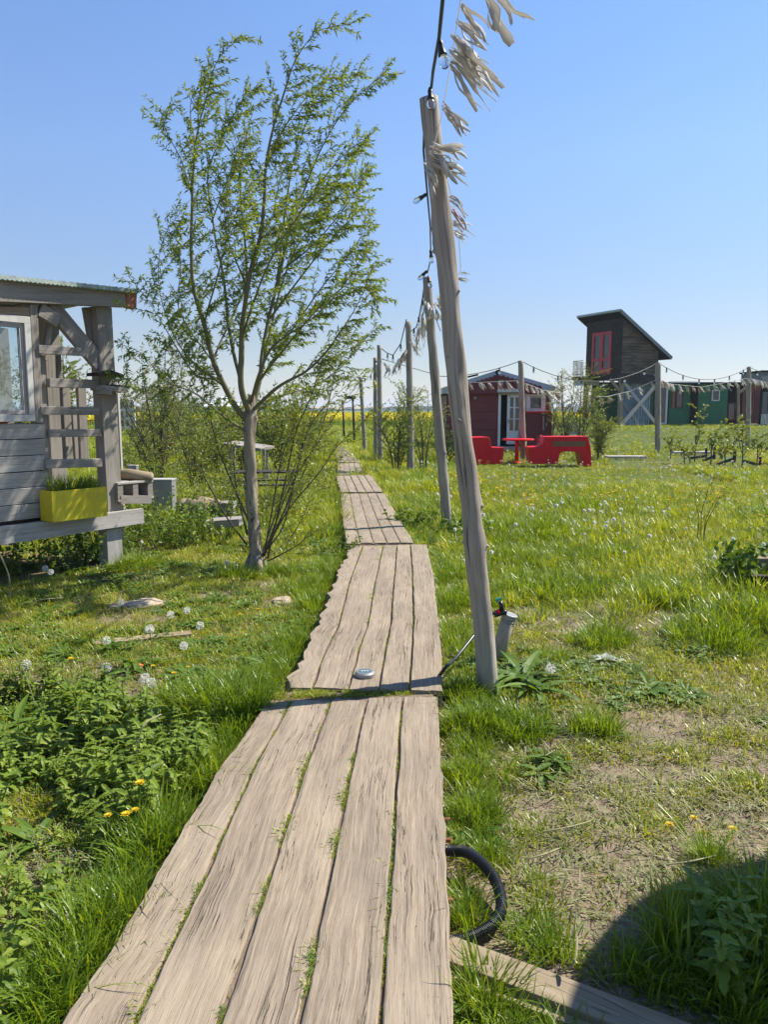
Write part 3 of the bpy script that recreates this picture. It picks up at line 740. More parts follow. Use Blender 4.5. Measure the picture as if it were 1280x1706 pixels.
# top beam
P2((-160, 478), (205, 497), .17, .09, M_grey, 'roof_beam', .05)
P2((206, 497), (223, 501), .17, .09, paint('faded_red_paint', (.34, .13, .08), .7, .3, 8), 'painted_beam_end', .051)
m = MB()
for dd in (-1.2, -2.4): m.plank(HP.at(-3.6, 2.55, dd), HP.at(.25, 2.55, dd), .12, .07, HN)
m.build('rafter_beam', M_grey, hut)
for s_ in (-3.2, -2.2, -1.15, -.2): 
    m = MB(); m.plank(HP.at(s_, 2.66, -.02), HP.at(s_, 2.57, -2.6), .07, .07, Vector((0, 0, 1))); m.build('rafter', M_grey, hut)
# corrugated roof sheet
m = MB(); nx = 260; z0 = hz(100, 474, .14)[1] + .0
for i in range(nx + 1):
    s_ = -3.7 + (4.05) * i / nx
    zz = .007 * math.sin(i * 2.4)
    zsl = hz(215, 487, .14)[1] ; zsl0 = hz(5, 466, .14)[1]; t_ = (s_ - hz(5, 466, .14)[0]) / (hz(215, 487, .14)[0] - hz(5, 466, .14)[0])
    zc = zsl0 + (zsl - zsl0) * t_
    for dd, dz_ in ((.16, 0), (-2.9, -.12)):
        p = HP.at(s_, zc + zz + dz_, dd); m.v.append(tuple(p)); 
for i in range(nx):
    a = 2 * i; m.f.append((a, a + 1, a + 3, a + 2)); m.uv.append([(0, 0)] * 4)
o = m.build('corrugated_roof', paint('aged_green_fibre_sheet', (.30, .36, .32), .6, .3, 14, bs=.3), hut); sm = o.modifiers.new('s', 'SOLIDIFY'); sm.thickness = .035; sm.offset = -1
# braces
P2((64, 516), (96, 535), .12, .06, M_grey, 'brace', .03)
P2((82, 507), (166, 608), .15, .06, M_grey, 'brace', -.02)
P2((146, 512), (156, 572), .11, .05, M_grey, 'brace', -.11)
P2((88, 512), (72, 600), .05, .04, M_grey, 'thin_batten', -.05)
# trellis slats
for (a, b, w) in (((62, 582), (142, 587), .075), ((80, 638), (163, 640), .08), ((66, 684), (163, 685), .075), ((80, 722), (166, 721), .07), ((74, 773), (168, 771), .08)):
    P2(a, b, w, .045, M_grey, 'trellis_slat', random.uniform(.01, .05))
for (a, b, w, o_) in (((68, 590), (74, 790), .06, -.03), ((107, 640), (113, 775), .09, -.35), ((134, 640), (140, 775), .09, -.35), ((122, 685), (128, 775), .05, -.6), ((96, 580), (98, 640), .045, -.4)):
    P2(a, b, w, .04, M_grey, 'trellis_upright', o_)
# window
fr = MB()
x0, x1, yt, yb = -150, 50, 514, 703
sL = -2.6; sR_ = hz(50, 600)[0]; zT = hz(40, 528)[1]; zB = hz(45, 702)[1]
def frame(mb, s0, s1, z0, z1, w, th, off, pl):
    mb.plank(pl.at(s0, z0 + w / 2, off), pl.at(s1, z0 + w / 2, off), w, th, pl.N); mb.plank(pl.at(s0, z1 - w / 2, off), pl.at(s1, z1 - w / 2, off), w, th, pl.N)
    mb.plank(pl.at(s0 + w / 2, z0 + w, off), pl.at(s0 + w / 2, z1 - w, off), w, th, pl.N); mb.plank(pl.at(s1 - w / 2, z0 + w, off), pl.at(s1 - w / 2, z1 - w, off), w, th, pl.N)
frame(fr, sL, sR_, zB, zT, .06, .06, .015, HP); wf = fr.build('window_frame', paint('cream_paint', (.50, .49, .45), .6, .12, 6), hut, bevel=.003)
m = MB(); frame(m, sL + .065, sR_ - .065, zB + .065, zT - .065, .035, .04, .005, HP); m.build('sash', M_sid, wf)
m = MB(); m.plank(HP.at(sL + .1, (zB + zT) / 2, .005), HP.at(sR_ - .1, (zB + zT) / 2, .005), zT - zB - .2, .006, HN); m.build('pane', M_pane, wf)
P2((-150, 521), (52, 521), .10, .05, M_brown, 'window_header', .01)
P2((52, 508), (62, 704), .07, .08, M_grey, 'window_post', .01)
m = MB(); m.plank(HP.at(-1.6, .7, -1.9), HP.at(-1.6, 2.5, -1.9), .2, .1, HN); m.build('rear_post', M_grey, hut)
m = MB(); m.plank(HP.at(-2.4, .95, -2.0), HP.at(-1.3, .95, -2.0), .55, .05, HN); m.plank(HP.at(-2.4, 1.3, -2.0), HP.at(-1.25, 1.3, -2.0), .06, .1, HN); m.build('back_rail', M_teal, hut)
# birdhouse like shelf on the corner post
for (a, b, w, dd) in (((153, 624), (176, 620), .03, .10), ((174, 619), (196, 627), .03, .10), ((160, 646), (200, 650), .05, .06), ((165, 651), (176, 654), .06, .1), ((176, 643), (208, 645), .025, .02)):
    P2(a, b, w, .2, M_black if w < .04 else M_grey, 'nesting_shelf', dd)
# yellow planter box hooked below the trellis
pl_ = empty('planter_box', hp(121, 860, .16), 'bright yellow wooden planter box with grass hung under the hut trellis', 'planter')
s0, zt_ = hz(76, 818, .17); s1, _ = hz(168, 815, .17); zb_ = hz(122, 864, .17)[1]
m = MB(); hgt = zt_ - zb_
m.plank(HP.at(s0, zb_ + hgt / 2, .25), HP.at(s1, zb_ + hgt / 2, .25), hgt, .018, HN); m.build('front_board', M_yel, pl_, bevel=.003)
for s_ in (s0 + .009, s1 - .009):
    m = MB(); m.plank(HP.at(s_, zb_ + hgt / 2, .239), HP.at(s_, zb_ + hgt / 2, .07), hgt - .004, .018, HD); m.build('side_board', M_yel, pl_, bevel=.003)
m = MB(); m.plank(HP.at(s0, zb_ + hgt / 2, .065), HP.at(s1, zb_ + hgt / 2, .065), hgt - .006, .018, HN); m.build('back_board', M_yel, pl_)
m = MB(); m.plank(HP.at(s0 + .02, zt_ - .04, .15), HP.at(s1 - .02, zt_ - .04, .15), .15, .02, Vector((0, 0, 1))); m.build('soil', M_soil, pl_)
m = MB()
for i in range(420):
    p = HP.at(random.uniform(s0 + .03, s1 - .03), zt_ - .03, random.uniform(.09, .22)); a = random.uniform(0, 6.28)
    m.blade(p, (math.cos(a), math.sin(a), 0), random.uniform(0, .4), random.uniform(.06, .2) * (1.3 if (p - pl_.location).dot(HD) < 0 else 1), .006, random.uniform(.4, 1.5))
m.build('grass_tuft', M_lush, pl_)
# cushion / orange cloth seen through the window
m = MB(); c0 = HP.at(-1.55, 1.0, -1.1)
pts = []
for i in range(9):
    for j in range(5): q_ = hp(-12 + 7.2 * i, 706 - 3.6 * i + 3.0 * j + 1.5 * math.sin(i * 2 + j), -.55 + .05 * j); m.v.append(tuple(q_))
for i in range(8):
    for j in range(4): a = i * 5 + j; m.f.append((a, a + 1, a + 6, a + 5)); m.uv.append([(0, 0)] * 4)
o = m.build('hammock', M_orange, None, smooth=True); sm = o.modifiers.new('s', 'SOLIDIFY'); sm.thickness = .01
meta(o, 'orange hammock cloth hanging inside the hut behind the window', 'hammock')
# pallet stack beside corner post
def pallet(loc, rz, label, w=.5, d=.4):
    r = empty('wooden_crate', loc, label, 'crate', rz=rz)
    m = MB()
    for z in (.03, .2):
        for j in range(3): m.box((0, (j - 1) * d * .36, z), (w, d * .22, .02))
    m.build('slats', M_sid, r, world=False, bevel=.002)
    m = MB()
    for i in (-1, 0, 1): m.box((i * w * .42, 0, .115), (.06, d * .9, .145))
    m.build('blocks', M_grey, r, world=False)
    return r
c = HP.at(.28, .64, -.1); pallet((c.x, c.y, .62), math.atan2(HD.y, HD.x), 'small slatted grey pallet crate standing on the hut floor end beside the post', .42, .36)
m = MB(); c2 = HP.at(.34, .87, -.12)
m.tube([c2 + Vector((-.26, .05, 0)), c2 + Vector((0, 0, .02)), c2 + Vector((.24, -.02, -.01))], [.05, .065, .045], 9, wob=.4); o = m.build('driftwood', M_board, None, smooth=True)
meta(o, 'pale gnarled piece of driftwood lying on the slatted crate', 'driftwood')
# bonsai like curved extension of the beam end: step block
m = MB(); m.plank(HP.at(.1, .66, -.08), HP.at(.46, .63, -.08), .08, .3, HN); m.build('step_block', M_grey, hut)

# far left: leaning lattice window frames beyond the hut
r = empty('old_window_frame', Q(212, 712, 17), 'white multi-pane window frame standing in the grass beyond the hut', 'window frame')
m = MB(); a = Q(201, 712, 17); bq = Q(224, 712, 17); w = (bq - a).length; ht = Q(201, 668, 17).z - a.z
for i in range(4): x = a.x + w * i / 3; m.plank((x, 17, a.z), (x, 17, a.z + ht), .045, .04, (0, 1, 0))
for j in range(4): z = a.z + ht * j / 3; m.plank((a.x, 17, z), (bq.x, 17, z), .05, .044, (0, 1, 0))
m.build('frame', M_white, r)
m = MB(); m.plank((a.x, 17.01, a.z + ht / 2), (bq.x, 17.01, a.z + ht / 2), ht - .05, .006, (0, 1, 0)); m.build('pane', M_paned, r)
m = MB(); p = Q(192, 655, 9.5); q = G(196, 850, 0); q = Q(197, 740, 9.5); q.z = 0; m.plank(p, q, .075, .06, (0, 1, 0)); o = m.build('thin_post', M_sid, None); meta(o, 'thin whitewashed post standing just right of the hut corner', 'post')

# white pavilion tent far away behind the willow
tent = empty('pavilion_tent', Q(370, 700, 42), 'small white peaked tent roof on posts far behind the willow', 'tent')
apex = Q(372, 660, 42); zlo = Q(370, 677, 42).z; w = .9
m = MB(); cs = [Vector((apex.x + i * w, 42 + j * w, zlo)) for i, j in ((-1, -1), (1, -1), (1, 1), (-1, 1))]
for i in range(4): m.face([cs[i], cs[(i + 1) % 4], apex])
o = m.build('canopy', M_white, tent); sm = o.modifiers.new('s', 'SOLIDIFY'); sm.thickness = .03
for cpt in cs:
    m = MB(); m.plank((cpt.x * 1, cpt.y, 0), (cpt.x, cpt.y, zlo), .08, .08, (0, 1, 0)); m.build('leg', M_steel, tent)

# grey bee-box like bin, logs, benches in the left garden
def planter_bin(px0, px1, pyt, pyb, Y, label):
    a = Q(px0, pyb, Y); b = Q(px1, pyb, Y); zt = Q(px0, pyt, Y).z; w = (b - a).length; cx = (a.x + b.x) / 2
    r = empty('grey_bin', (cx, Y, max(0, a.z)), label, 'bin')
    h = zt + .02; z0 = -.02
    m = MB(); t = .02
    m.box((cx, Y - w * .35, z0 + h / 2), (w, t, h)); m.box((cx, Y + w * .35, z0 + h / 2), (w, t, h))
    m.box((cx - w / 2 + t / 2, Y, z0 + h / 2), (t, w * .7 - t * 1.2, h - .003)); m.box((cx + w / 2 - t / 2, Y, z0 + h / 2), (t, w * .7 - t * 1.2, h - .003)); m.box((cx, Y, z0 + .03), (w - t * 2.2, w * .65, .02))
    m.build('body', M_steel, r)
    m = MB()
    m.box((cx, Y, zt + .012), (w * 1.06, w * .8, .02)); m.build('lid', M_sid, r)
planter_bin(254, 290, 800, 822, 11.3, 'light grey square bin sunk in the tall grass left of the willow')
planter_bin(214, 229, 777, 790, 12.6, 'small pale grey box in the grass behind the driftwood')
a = Q(298, 846, 10.0); b = Q(362, 843, 10.0); m = MB(); pts = [a.lerp(b, i / 10) + Vector((0, .06 * math.sin(i), .012 * math.sin(i * 2.1))) for i in range(11)]
m.tube(pts, [.07, .1, .115, .12, .12, .115, .12, .115, .11, .095, .08], 12, wob=.5); o = m.build('fallen_log', M_board, None, smooth=True); meta(o, 'split pale log lying in the grass left of the willow', 'log')
m = MB(); p = Q(372, 845, 10.1)
for i in range(4): m.box((p.x - .12 + .08 * i, p.y, .17), (.07, .25, .34))
o = m.build('grey_planks', M_grey, None, bevel=.004); meta(o, 'short upright grey boards at the right end of the pale log', 'boards')
m = MB(); m.plank(Q(345, 872, 9.2), Q(402, 868, 9.2), .09, .3, (0, 1, 0)); o = m.build('low_bench_board', M_grey, None, bevel=.004); meta(o, 'low grey board half hidden by weeds before the willow trunk', 'board')
def picnic(loc, rz, label, s=.62):
    r = empty('picnic_table', loc, label, 'picnic table', rz=rz); r.scale = (s, s, s)
    m = MB()
    for j in range(5): m.box((0, (j - 2) * .15, .74), (1.7, .135, .035))
    m.build('tabletop', M_black, r, world=False)
    for sy in (-1, 1):
        m = MB()
        for j in range(2): m.box((0, sy * (.62 + j * .14), .45), (1.7, .125, .035))
        m.build('bench_seat', M_black, r, world=False)
    for sx in (-1, 1):
        for sy in (-1, 1):
            m = MB(); m.plank((sx * .6, sy * .62, 0), (sx * .6, sy * .25, .72), .09, .045, (1, 0, 0)); m.build('leg', M_black, r, world=False)
        m = MB(); m.plank((sx * .555, -.76, .415), (sx * .555, .76, .415), .09, .04, (1, 0, 0)); m.build('crossbar', M_black, r, world=False)
p = Q(440, 766, 12.2); picnic((p.x, 12.6, .08), .15, 'dark weathered picnic table partly hidden behind the willow stems')
m = MB(); a = Q(382, 738, 16); b = Q(446, 747, 15.6); m.plank(a, b, .05, .5, (0, 1, .1)); o = empty('cold_frame', (a.x, a.y, 0), '-', '-'); m.build('lid', M_grey, o)
for pp_ in (a + Vector((.05, -.2, 0)), a + Vector((.05, .2, 0)), b + Vector((-.05, -.2, 0)), b + Vector((-.05, .2, 0))):
    m2_ = MB(); m2_.plank((pp_.x, pp_.y, -.05), pp_, .06, .05, (0, 1, 0)); m2_.build('leg', M_grey, o)
meta(o, 'low slanting cold frame with a pale rim in the garden behind the willow', 'cold frame')

# ------------------------------------------------------------------ maroon cabin
CP = Plane((0, 28.0), (1, 0.0)); CP.N = Vector((0, -1, 0)); 
def cq(px, py, off=0.0): return Q(px, py, 28.0 - off)
cab = empty('maroon_cabin', cq(830, 753), 'maroon timber cabin with white glazed door and scalloped gable, behind the red bench', 'cabin')
def cpl(a, b, w, th, mat, name, off=0, parent=None):
    m = MB(); m.plank(cq(*a, off), cq(*b, off), w, th, (0, 1, 0)); return m.build(name, mat, parent or cab)
def crect(mb, x0, y0, x1, y1, off, th):
    a = cq(x0, y0, off); b = cq(x1, y1, off); h = a.z - b.z; zc = (a.z + b.z) / 2
    mb.plank((a.x, a.y, zc), (b.x, a.y, zc), h, th, (0, 1, 0))
# front wall: boards in rows left of the door, between, right
m = MB(); ys = [655, 671, 686, 701, 716, 731, 750]
for i in range(6): crect(m, 746, ys[i] + .35, 830, ys[i + 1], -.0, .05)
m.build('front_wall', M_redp, cab, bevel=.004)
m = MB(); crect(m, 870, 655, 914, 690, -.02, .05); crect(m, 830, 640, 914, 654.6, -.02, .05); m.build('front_wall', M_redp, cab)
zt = cq(830, 654).z; apex = cq(832, 622).z; xl = cq(752, 650).x; xr = cq(914, 650).x
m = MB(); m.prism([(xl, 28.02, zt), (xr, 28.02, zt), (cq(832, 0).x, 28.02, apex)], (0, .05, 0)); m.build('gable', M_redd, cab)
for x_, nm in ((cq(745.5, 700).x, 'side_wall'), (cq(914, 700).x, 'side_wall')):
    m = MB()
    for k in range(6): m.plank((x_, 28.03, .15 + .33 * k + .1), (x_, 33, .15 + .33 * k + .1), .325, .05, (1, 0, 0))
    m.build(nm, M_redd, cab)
m = MB(); m.plank((cq(745.5, 700).x, 33, 1.2), (cq(914, 700).x, 33, 1.2), 2.1, .05, (0, 1, 0)); m.build('back_wall', M_redd, cab)
m = MB(); m.plank((cq(745.5, 700).x + .05, 30.5, .1), (cq(914, 700).x - .05, 30.5, .1), 4.9, .05, (0, 0, 1)); m.build('floor', M_dark, cab)
# roof: front slope hipped back to the ridge
m = MB(); m.prism([cq(738, 656, .2), cq(926, 650, .2), cq(926, 643.5, .2), cq(831, 616, .2), cq(738, 645.5, .2)][::-1], (0, 5.9, 0), ud=(0, 1, 0)); m.build('roof', M_roofg, cab, bevel=.01)
m = MB()
def scallop(x0, y0, x1, y1, n):
    for i in range(n):
        t = (i + .5) / n; px = x0 + (x1 - x0) * t; py = y0 + (y1 - y0) * t; c = cq(px, py, .27); rr = abs(x1 - x0) / n * .56 / FPX * 28
        m.prism([(c.x + rr * math.cos(a), c.y, c.z + rr * 1.1 * math.sin(a)) for a in [k * math.pi / 6 for k in range(12)]], (0, .03, 0))
scallop(779, 644, 822, 631, 6); scallop(842, 631, 903, 648, 8); scallop(822, 629, 842, 629, 3)
m.prism([cq(765, 655.5, .24), cq(910, 655.5, .24), cq(904, 648, .24), cq(842, 630, .24), cq(822, 630, .24), cq(779, 644, .24)], (0, .03, 0))
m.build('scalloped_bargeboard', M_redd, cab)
cpl((745, 654.5), (830, 653.8), .055, .06, M_white, 'gutter', .2)
cpl((829, 650.8), (871, 650.6), .13, .08, M_white, 'awning', .2)
m = MB(); crect(m, 831, 656, 833.4, 744, .03, .07); crect(m, 870, 656, 873, 744, .03, .07); crect(m, 833.5, 655, 870, 657.5, .03, .07); m.build('door_frame', M_white, cab)
m = MB(); crect(m, 834, 658, 846, 742, -.6, .03); m.build('doorway_shade_panel', M_dark, cab)  # black panel standing in for the shade inside the open doorway
d = MB(); crect(d, 846, 658, 848.8, 740, .06, .05); crect(d, 866, 658, 869.5, 740, .06, .05); crect(d, 848.9, 658, 865.9, 662, .06, .05); crect(d, 848.9, 717, 865.9, 740, .06, .05)
for y in (679, 698): crect(d, 848.9, y - .8, 865.9, y + .8, .06, .045)
crect(d, 856.4, 662.1, 858.4, 716.9, .062, .03)
dd = d.build('door', M_white, cab, bevel=.004)
m = MB(); crect(m, 848.9, 662.1, 865.9, 716.9, .05, .01); m.build('pane', M_paned, dd)
m = MB(); c = cq(847.5, 702, .12); m.box(c, (.03, .05, .14)); m.build('handle', M_steel, dd)
w = MB(); crect(w, 876, 657, 909, 660, .05, .06); crect(w, 876, 682, 909, 685.5, .05, .06); crect(w, 876, 660.1, 882, 681.9, .05, .06); crect(w, 904, 660.1, 909, 681.9, .05, .06)
ww = w.build('window', M_white, cab, bevel=.004)
m = MB(); crect(m, 882, 660, 904, 682, .035, .01); m.build('pane', M_paned, ww)
m = MB(); crect(m, 882.8, 661, 883.8, 681, .07, .02); crect(m, 902.5, 661, 903.5, 681, .07, .02); crect(m, 883.9, 680, 902.4, 681, .07, .02); crect(m, 883.9, 661, 902.4, 662, .07, .02); m.build('sash', M_white, ww)
m = MB(); a = cq(874, 688); b = cq(913, 750); m.prism([(a.x, 27.4, b.z), (b.x, 27.4, b.z), (b.x, 27.4, a.z), (a.x, 27.4, a.z)], (0, .56, 0)); m.build('side_cupboard', M_redd, cab, bevel=.01)
cpl((873, 686.6), (915, 686.6), .06, .7, M_redb, 'cupboard_top', .32)
m = MB(); p = cq(906, 693, .68); q = cq(906, 717, .68); m.plank(p, q, .05, .02, (0, 1, 0)); p = cq(911, 705, .68); q = cq(911, 710, .68); m.plank(p, q, .04, .03, (0, 1, 0)); m.build('latch', M_steel, cab)
m = MB(); crect(m, 831.5, 633, 838.5, 642, .30, .04); v = m.build('vent', M_sid, cab)
m = MB(); p = cq(829, 615.5, .5); 
m.tube([cq(829, 628, .5), cq(829, 627, .5)], [.02, .02], 6); m.lathe(cq(829, 625.5, .5), [(.03, 0), (.07, .12), (.09, .13), (.02, .2)], 8); m.plank(cq(829, 626, .5), cq(829, 626, .0), .02, .02, (1, 0, 0)); lt = m.build('lantern', M_dark, cab)
m = MB(); m.plank(Q(766, 631, 29.6), Q(796, 624.5, 29.6), .06, .5, (0, 1, 0)); m.build('skylight', M_dark, cab)
m = MB(); c = cq(792, 663, .06); m.box(c, (.09, .06, .1)); m.build('wall_lamp', M_steel, cab)
cpl((877, 651), (876, 684), .05, .04, M_sid, 'batten', .2)
cpl((828, 747), (915, 747), .12, .5, M_concrete, 'doorstep', .5)

# ------------------------------------------------------------------ red moulded furniture
FG = 'red moulded garden furniture'
def outline_thing(name, label, cat, Y, poly, depth, mat, holes=None, bev=.03, group=None, yaw=0.0):
    P = [Q(x, y, Y) for x, y in poly]; cx = sum(p.x for p in P) / len(P)
    for p in P: p.z = max(p.z, 0.0)
    r = empty(name, (cx, Y, 0), label, cat, group)
    m = MB(); 
    Xd = Vector((math.cos(yaw), math.sin(yaw), 0)); Yd = Vector((-math.sin(yaw), math.cos(yaw), 0))
    P = [Vector((cx, Y, p.z)) + Xd * (p.x - cx) for p in P]
    m.prism(P[::-1], Yd * depth)
    m.build('seat_body', mat, r, bevel=bev * .5)
    return r
r = outline_thing('moulded_bench', 'red moulded bench with arched base and brown panel, right of the round table', 'bench', 20.9,
    [(881, 745), (899, 744), (905, 740), (908, 727.5), (980, 727), (985, 744), (987.5, 779), (972, 779), (968, 756), (963, 752.5), (938, 752.5), (933, 757), (930, 773), (885, 773)], .62, M_redb)
m = MB(); a = Q(922, 735, 20.9); b = Q(975.5, 743.5, 20.9); m.plank((a.x, 20.895, (a.z + b.z) / 2), (b.x, 20.895, (a.z + b.z) / 2), a.z - b.z, .012, (0, 1, 0)); m.build('panel', paint('brown_panel', (.17, .075, .03), .6, .2), r)
r = outline_thing('moulded_chair', 'red moulded chair with high back, leftmost beside the nearest pole', 'chair', 21.6,
    [(784, 729), (794, 728), (814, 728), (817, 730), (819, 743), (821, 745), (843, 746), (842, 756), (839, 773), (797, 773), (786, 773)], .6, M_redb, yaw=.25)
tb = empty('round_table', Q(860, 770, 22.4), 'round red pedestal table between the red chair and the red bench', 'table')
tc = Q(864, 731.5, 22.4); m = MB(); m.lathe((tc.x, tc.y, tc.z - .03), [(.30, -.015), (.44, -.01), (.46, .01), (.455, .035), (.43, .045)], 36); m.build('tabletop', M_redb, tb, smooth=False)
lg = Q(862, 733, 22.4); m = MB(); m.tube([(lg.x, lg.y, 0), (lg.x, lg.y, .4), (lg.x, lg.y, tc.z - .03)], [.065, .055, .06], 12); m.lathe((lg.x, lg.y, 0), [(.2, 0), (.2, .02), (.07, .05)], 20); m.build('pedestal', M_redb, tb, smooth=True)
ex = Q(900, 741, 25.5); e = empty('gas_canister', ex, 'small red canister standing in front of the cabin, behind the bench', 'canister')
m = MB(); m.lathe((ex.x, ex.y, max(0, ex.z - .2)), [(.10, 0), (.105, .04), (.105, .42), (.07, .5), (.035, .53)], 16); m.build('cylinder', M_redb, e, smooth=True)
m = MB(); m.lathe((ex.x, ex.y, max(0, ex.z - .2) + .535), [(.03, 0), (.035, .04), (.02, .07)], 10); m.build('valve', M_dark, e)

# ------------------------------------------------------------------ watchtower
TG = .55
C0 = Q(1033, 682, 42); uA = Vector((-1.25, 2.5, 0)).normalized(); uB = Vector((2.5, 1.25, 0)).normalized()
tow = empty('watchtower', (C0.x, C0.y, TG), 'dark wooden tower cabin with red double door raised on crossed braces', 'tower')
zTop = 1.55 + 148 / FPX * 42; zB = 3.45; LA, LB = 2.8, 2.67; zLow = 4.78
def T(a, b, z): p = C0 + uA * a + uB * b; return Vector((p.x, p.y, z))
def roofz(b): return zTop + (zLow - zTop) * b / LB
m = MB(); nb = 18; h = (zTop - zB) / nb
for i in range(nb):
    z0, z1 = zB + i * h, zB + (i + 1) * h
    m.plank(T(0, 0, (z0 + z1) / 2), T(LA, 0, (z0 + z1) / 2), h - .012, .04, uB)
m.build('front_wall', M_black, tow, bevel=.003)
m = MB()
for i in range(nb):
    z0, z1 = zB + i * h, zB + (i + 1) * h - .012
    b0 = min(LB, max(0, (zTop - z0) / (zTop - zLow) * LB)); b1 = min(LB, max(0, (zTop - z1) / (zTop - zLow) * LB))
    if b0 < .1: continue
    m.prism([T(0, .022, z0), T(0, b0, z0), T(0, max(b1, .03), z1), T(0, .022, z1)], uA * .04, ud=uB)
m.build('side_wall', wood('tarred_side_wood', (.018, .014, .011), (.062, .046, .034), (.24, .175, .12), 12, .8, .4, bs=.4, bd=.004), tow)
m = MB(); m.prism([T(LA, 0, zB), T(LA, LB, zB), T(LA, LB, zLow), T(LA, 0, zTop)], uA * -.04); m.build('rear_wall', M_black, tow)
m = MB(); m.plank(T(0, LB, (zB + zLow) / 2), T(LA, LB, (zB + zLow) / 2), zLow - zB, .04, uB); m.build('low_wall', M_black, tow)
m = MB(); q = [T(-.25, -.45, roofz(-.45) + .03), T(-.25, LB + .75, roofz(LB + .75) + .03), T(LA + .4, LB + .75, roofz(LB + .75) + .03), T(LA + .4, -.45, roofz(-.45) + .03)]
m.prism(q, (0, 0, .10)); m.build('roof', M_roofg, tow)
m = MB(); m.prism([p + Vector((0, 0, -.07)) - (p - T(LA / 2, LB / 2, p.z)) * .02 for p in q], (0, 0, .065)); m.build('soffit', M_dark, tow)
m = MB(); m.plank(T(-.27, -.45, roofz(-.45) + .03), T(-.27, LB + .75, roofz(LB + .75) + .03), .18, .03, uA); m.build('verge_board', M_navy, tow)
for (a0, a1) in ((0, LA + .5),):
    m = MB(); m.plank(T(-.1, LB / 2, zB - .13), T(LA + 1.0, LB / 2, zB - .13), LB + .3, .2, Vector((0, 0, 1))); m.build('platform', M_black, tow)
m = MB(); m.plank(T(-.14, -.1, zB - .35), T(-.14, LB + .1, zB - .35), .3, .06, uA); m.build('platform_beam', M_black, tow)
# red double door on the front wall
def TF(px, py, off=.03):
    n = -uB; p0 = C0 + n * off; d = ray(px, py); t = (p0.dot(n)) / d.dot(n); return Vector((0, 0, CAMH)) + d * t
def tfa(px): p = TF(px, 682); return (p - C0).dot(uA)
a0, a1 = tfa(1016), tfa(984.5); zd1 = TF(1015, 552).z; zd0 = zB + .05
class TP: pass
tp = Plane((0, 0), (1, 0)); tp.P0 = Vector((C0.x, C0.y, 0)); tp.D = uA; tp.N = -uB
m = MB(); frame(m, a0, a1, zd0, zd1, .13, .08, .05, tp); dfr = m.build('door', M_redt, tow)
mid = (a0 + a1) / 2
m = MB(); m.plank(tp.at(mid, zd0 + .1, .06), tp.at(mid, zd1 - .1, .06), .2, .06, tp.N)
m.plank(tp.at(a0 + .1, zd0 + .75, .055), tp.at(a1 - .1, zd0 + .75, .055), .12, .055, tp.N); m.plank(tp.at(a0 + .13, zd0 + .22, .055), tp.at(mid - .1, zd0 + .22, .055), .2, .05, tp.N)
for s0_, s1_ in ((a0 + .13, mid - .1), (mid + .1, a1 - .13)): frame(m, s0_ , s1_, zd0 + .81, zd1 - .13, .045, .05, .05, tp)
m.build('door_stile', M_redt, dfr)
m = MB(); m.plank(tp.at(a0 + .1, (zd0 + zd1) / 2, .035), tp.at(a1 - .1, (zd0 + zd1) / 2, .035), zd1 - zd0 - .2, .01, tp.N); m.build('pane', M_paned, dfr)
# railing on the left
m = MB(); 
for i in range(9): p = T(LA + .1 + i * .1, -.12, zB); m.tube([p, p + Vector((0, 0, .85))], .014, 4)
for i in range(7): p = T(LA + .95, -.12 + i * .12, zB); m.tube([p, p + Vector((0, 0, .85))], .014, 4)
for z in (.1, .85): m.tube([T(LA + .1, -.12, zB + z), T(LA + .95, -.12, zB + z), T(LA + .95, .7, zB + z)], .018, 4)
m.build('railing', M_steel, tow)
for (b_, a_) in ((.0, .0), (LB - .1, .0), (0, LA), (LB - .1, LA)):
    m = MB(); m.plank(T(a_, b_ + .05, TG - .2), T(a_, b_ + .05, zB - .2), .19, .17, uA); m.build('leg', M_brown if a_ == 0 and b_ == 0 else M_black, tow)
m = MB(); m.plank(T(-.12, .0, zB - .35), T(-.12, LB, TG + .15), .19, .05, uA); m.build('brace', M_sid, tow)
m = MB(); m.plank(T(-.18, LB, zB - .35), T(-.18, .0, TG + .15), .19, .05, uA); m.build('brace', M_sid, tow)
m = MB(); m.plank(T(0, -.75, zB - .3), T(0, 0, zB - .95), .16, .08, uA); m.build('brace', M_brown, tow)
m = MB(); m.plank(T(.2, -.1, TG + 1.9), T(.2, 1.6, TG + .15), .05, .04, uA); m.build('brace', M_sid, tow)
# translucent corrugated sheet behind the braces
m = MB(); n = 60
for i in range(n + 1):
    b_ = .1 + (LB - .3) * i / n
    for z in (TG + .1, zB - .4): m.v.append(tuple(T(.28 + .03 * math.sin(i * 1.25), b_ + (z - TG) * -.0, z)))
for i in range(n): a = 2 * i; m.f.append((a, a + 2, a + 3, a + 1)); m.uv.append([(0, 0)] * 4)
m.build('corrugated_sheet', M_tarp, tow)

# ------------------------------------------------------------------ green house behind
def gq(px, py, Y=45.0): return Q(px, py, Y)
gh = empty('green_house', (gq(1110, 712).x, 45, TG), 'long low green timber house with flat roof behind the tower', 'house')
gz0 = TG - .1; gz1 = gq(1100, 640).z
def gboards(x0, x1, z0, z1, mat, name, Y=45.0, bh=.16):
    m = MB(); a = gq(x0, 682, Y).x; b = gq(x1, 682, Y).x; n = max(1, int(round((z1 - z0) / bh))); h = (z1 - z0) / n
    for i in range(n): m.plank((a, Y, z0 + h * (i + .5)), (b, Y, z0 + h * (i + .5)), h - .012, .04, (0, 1, .12))
    return m.build(name, mat, gh)
gboards(986, 1093, gz0, gz1, M_greend, 'wall'); gboards(1115, 1152, gz0, gz1, M_green, 'wall'); gboards(1163, 1212, gz0, gz1, M_green, 'wall')
m = MB(); a = gq(986, 700).x; b = gq(1290, 700).x
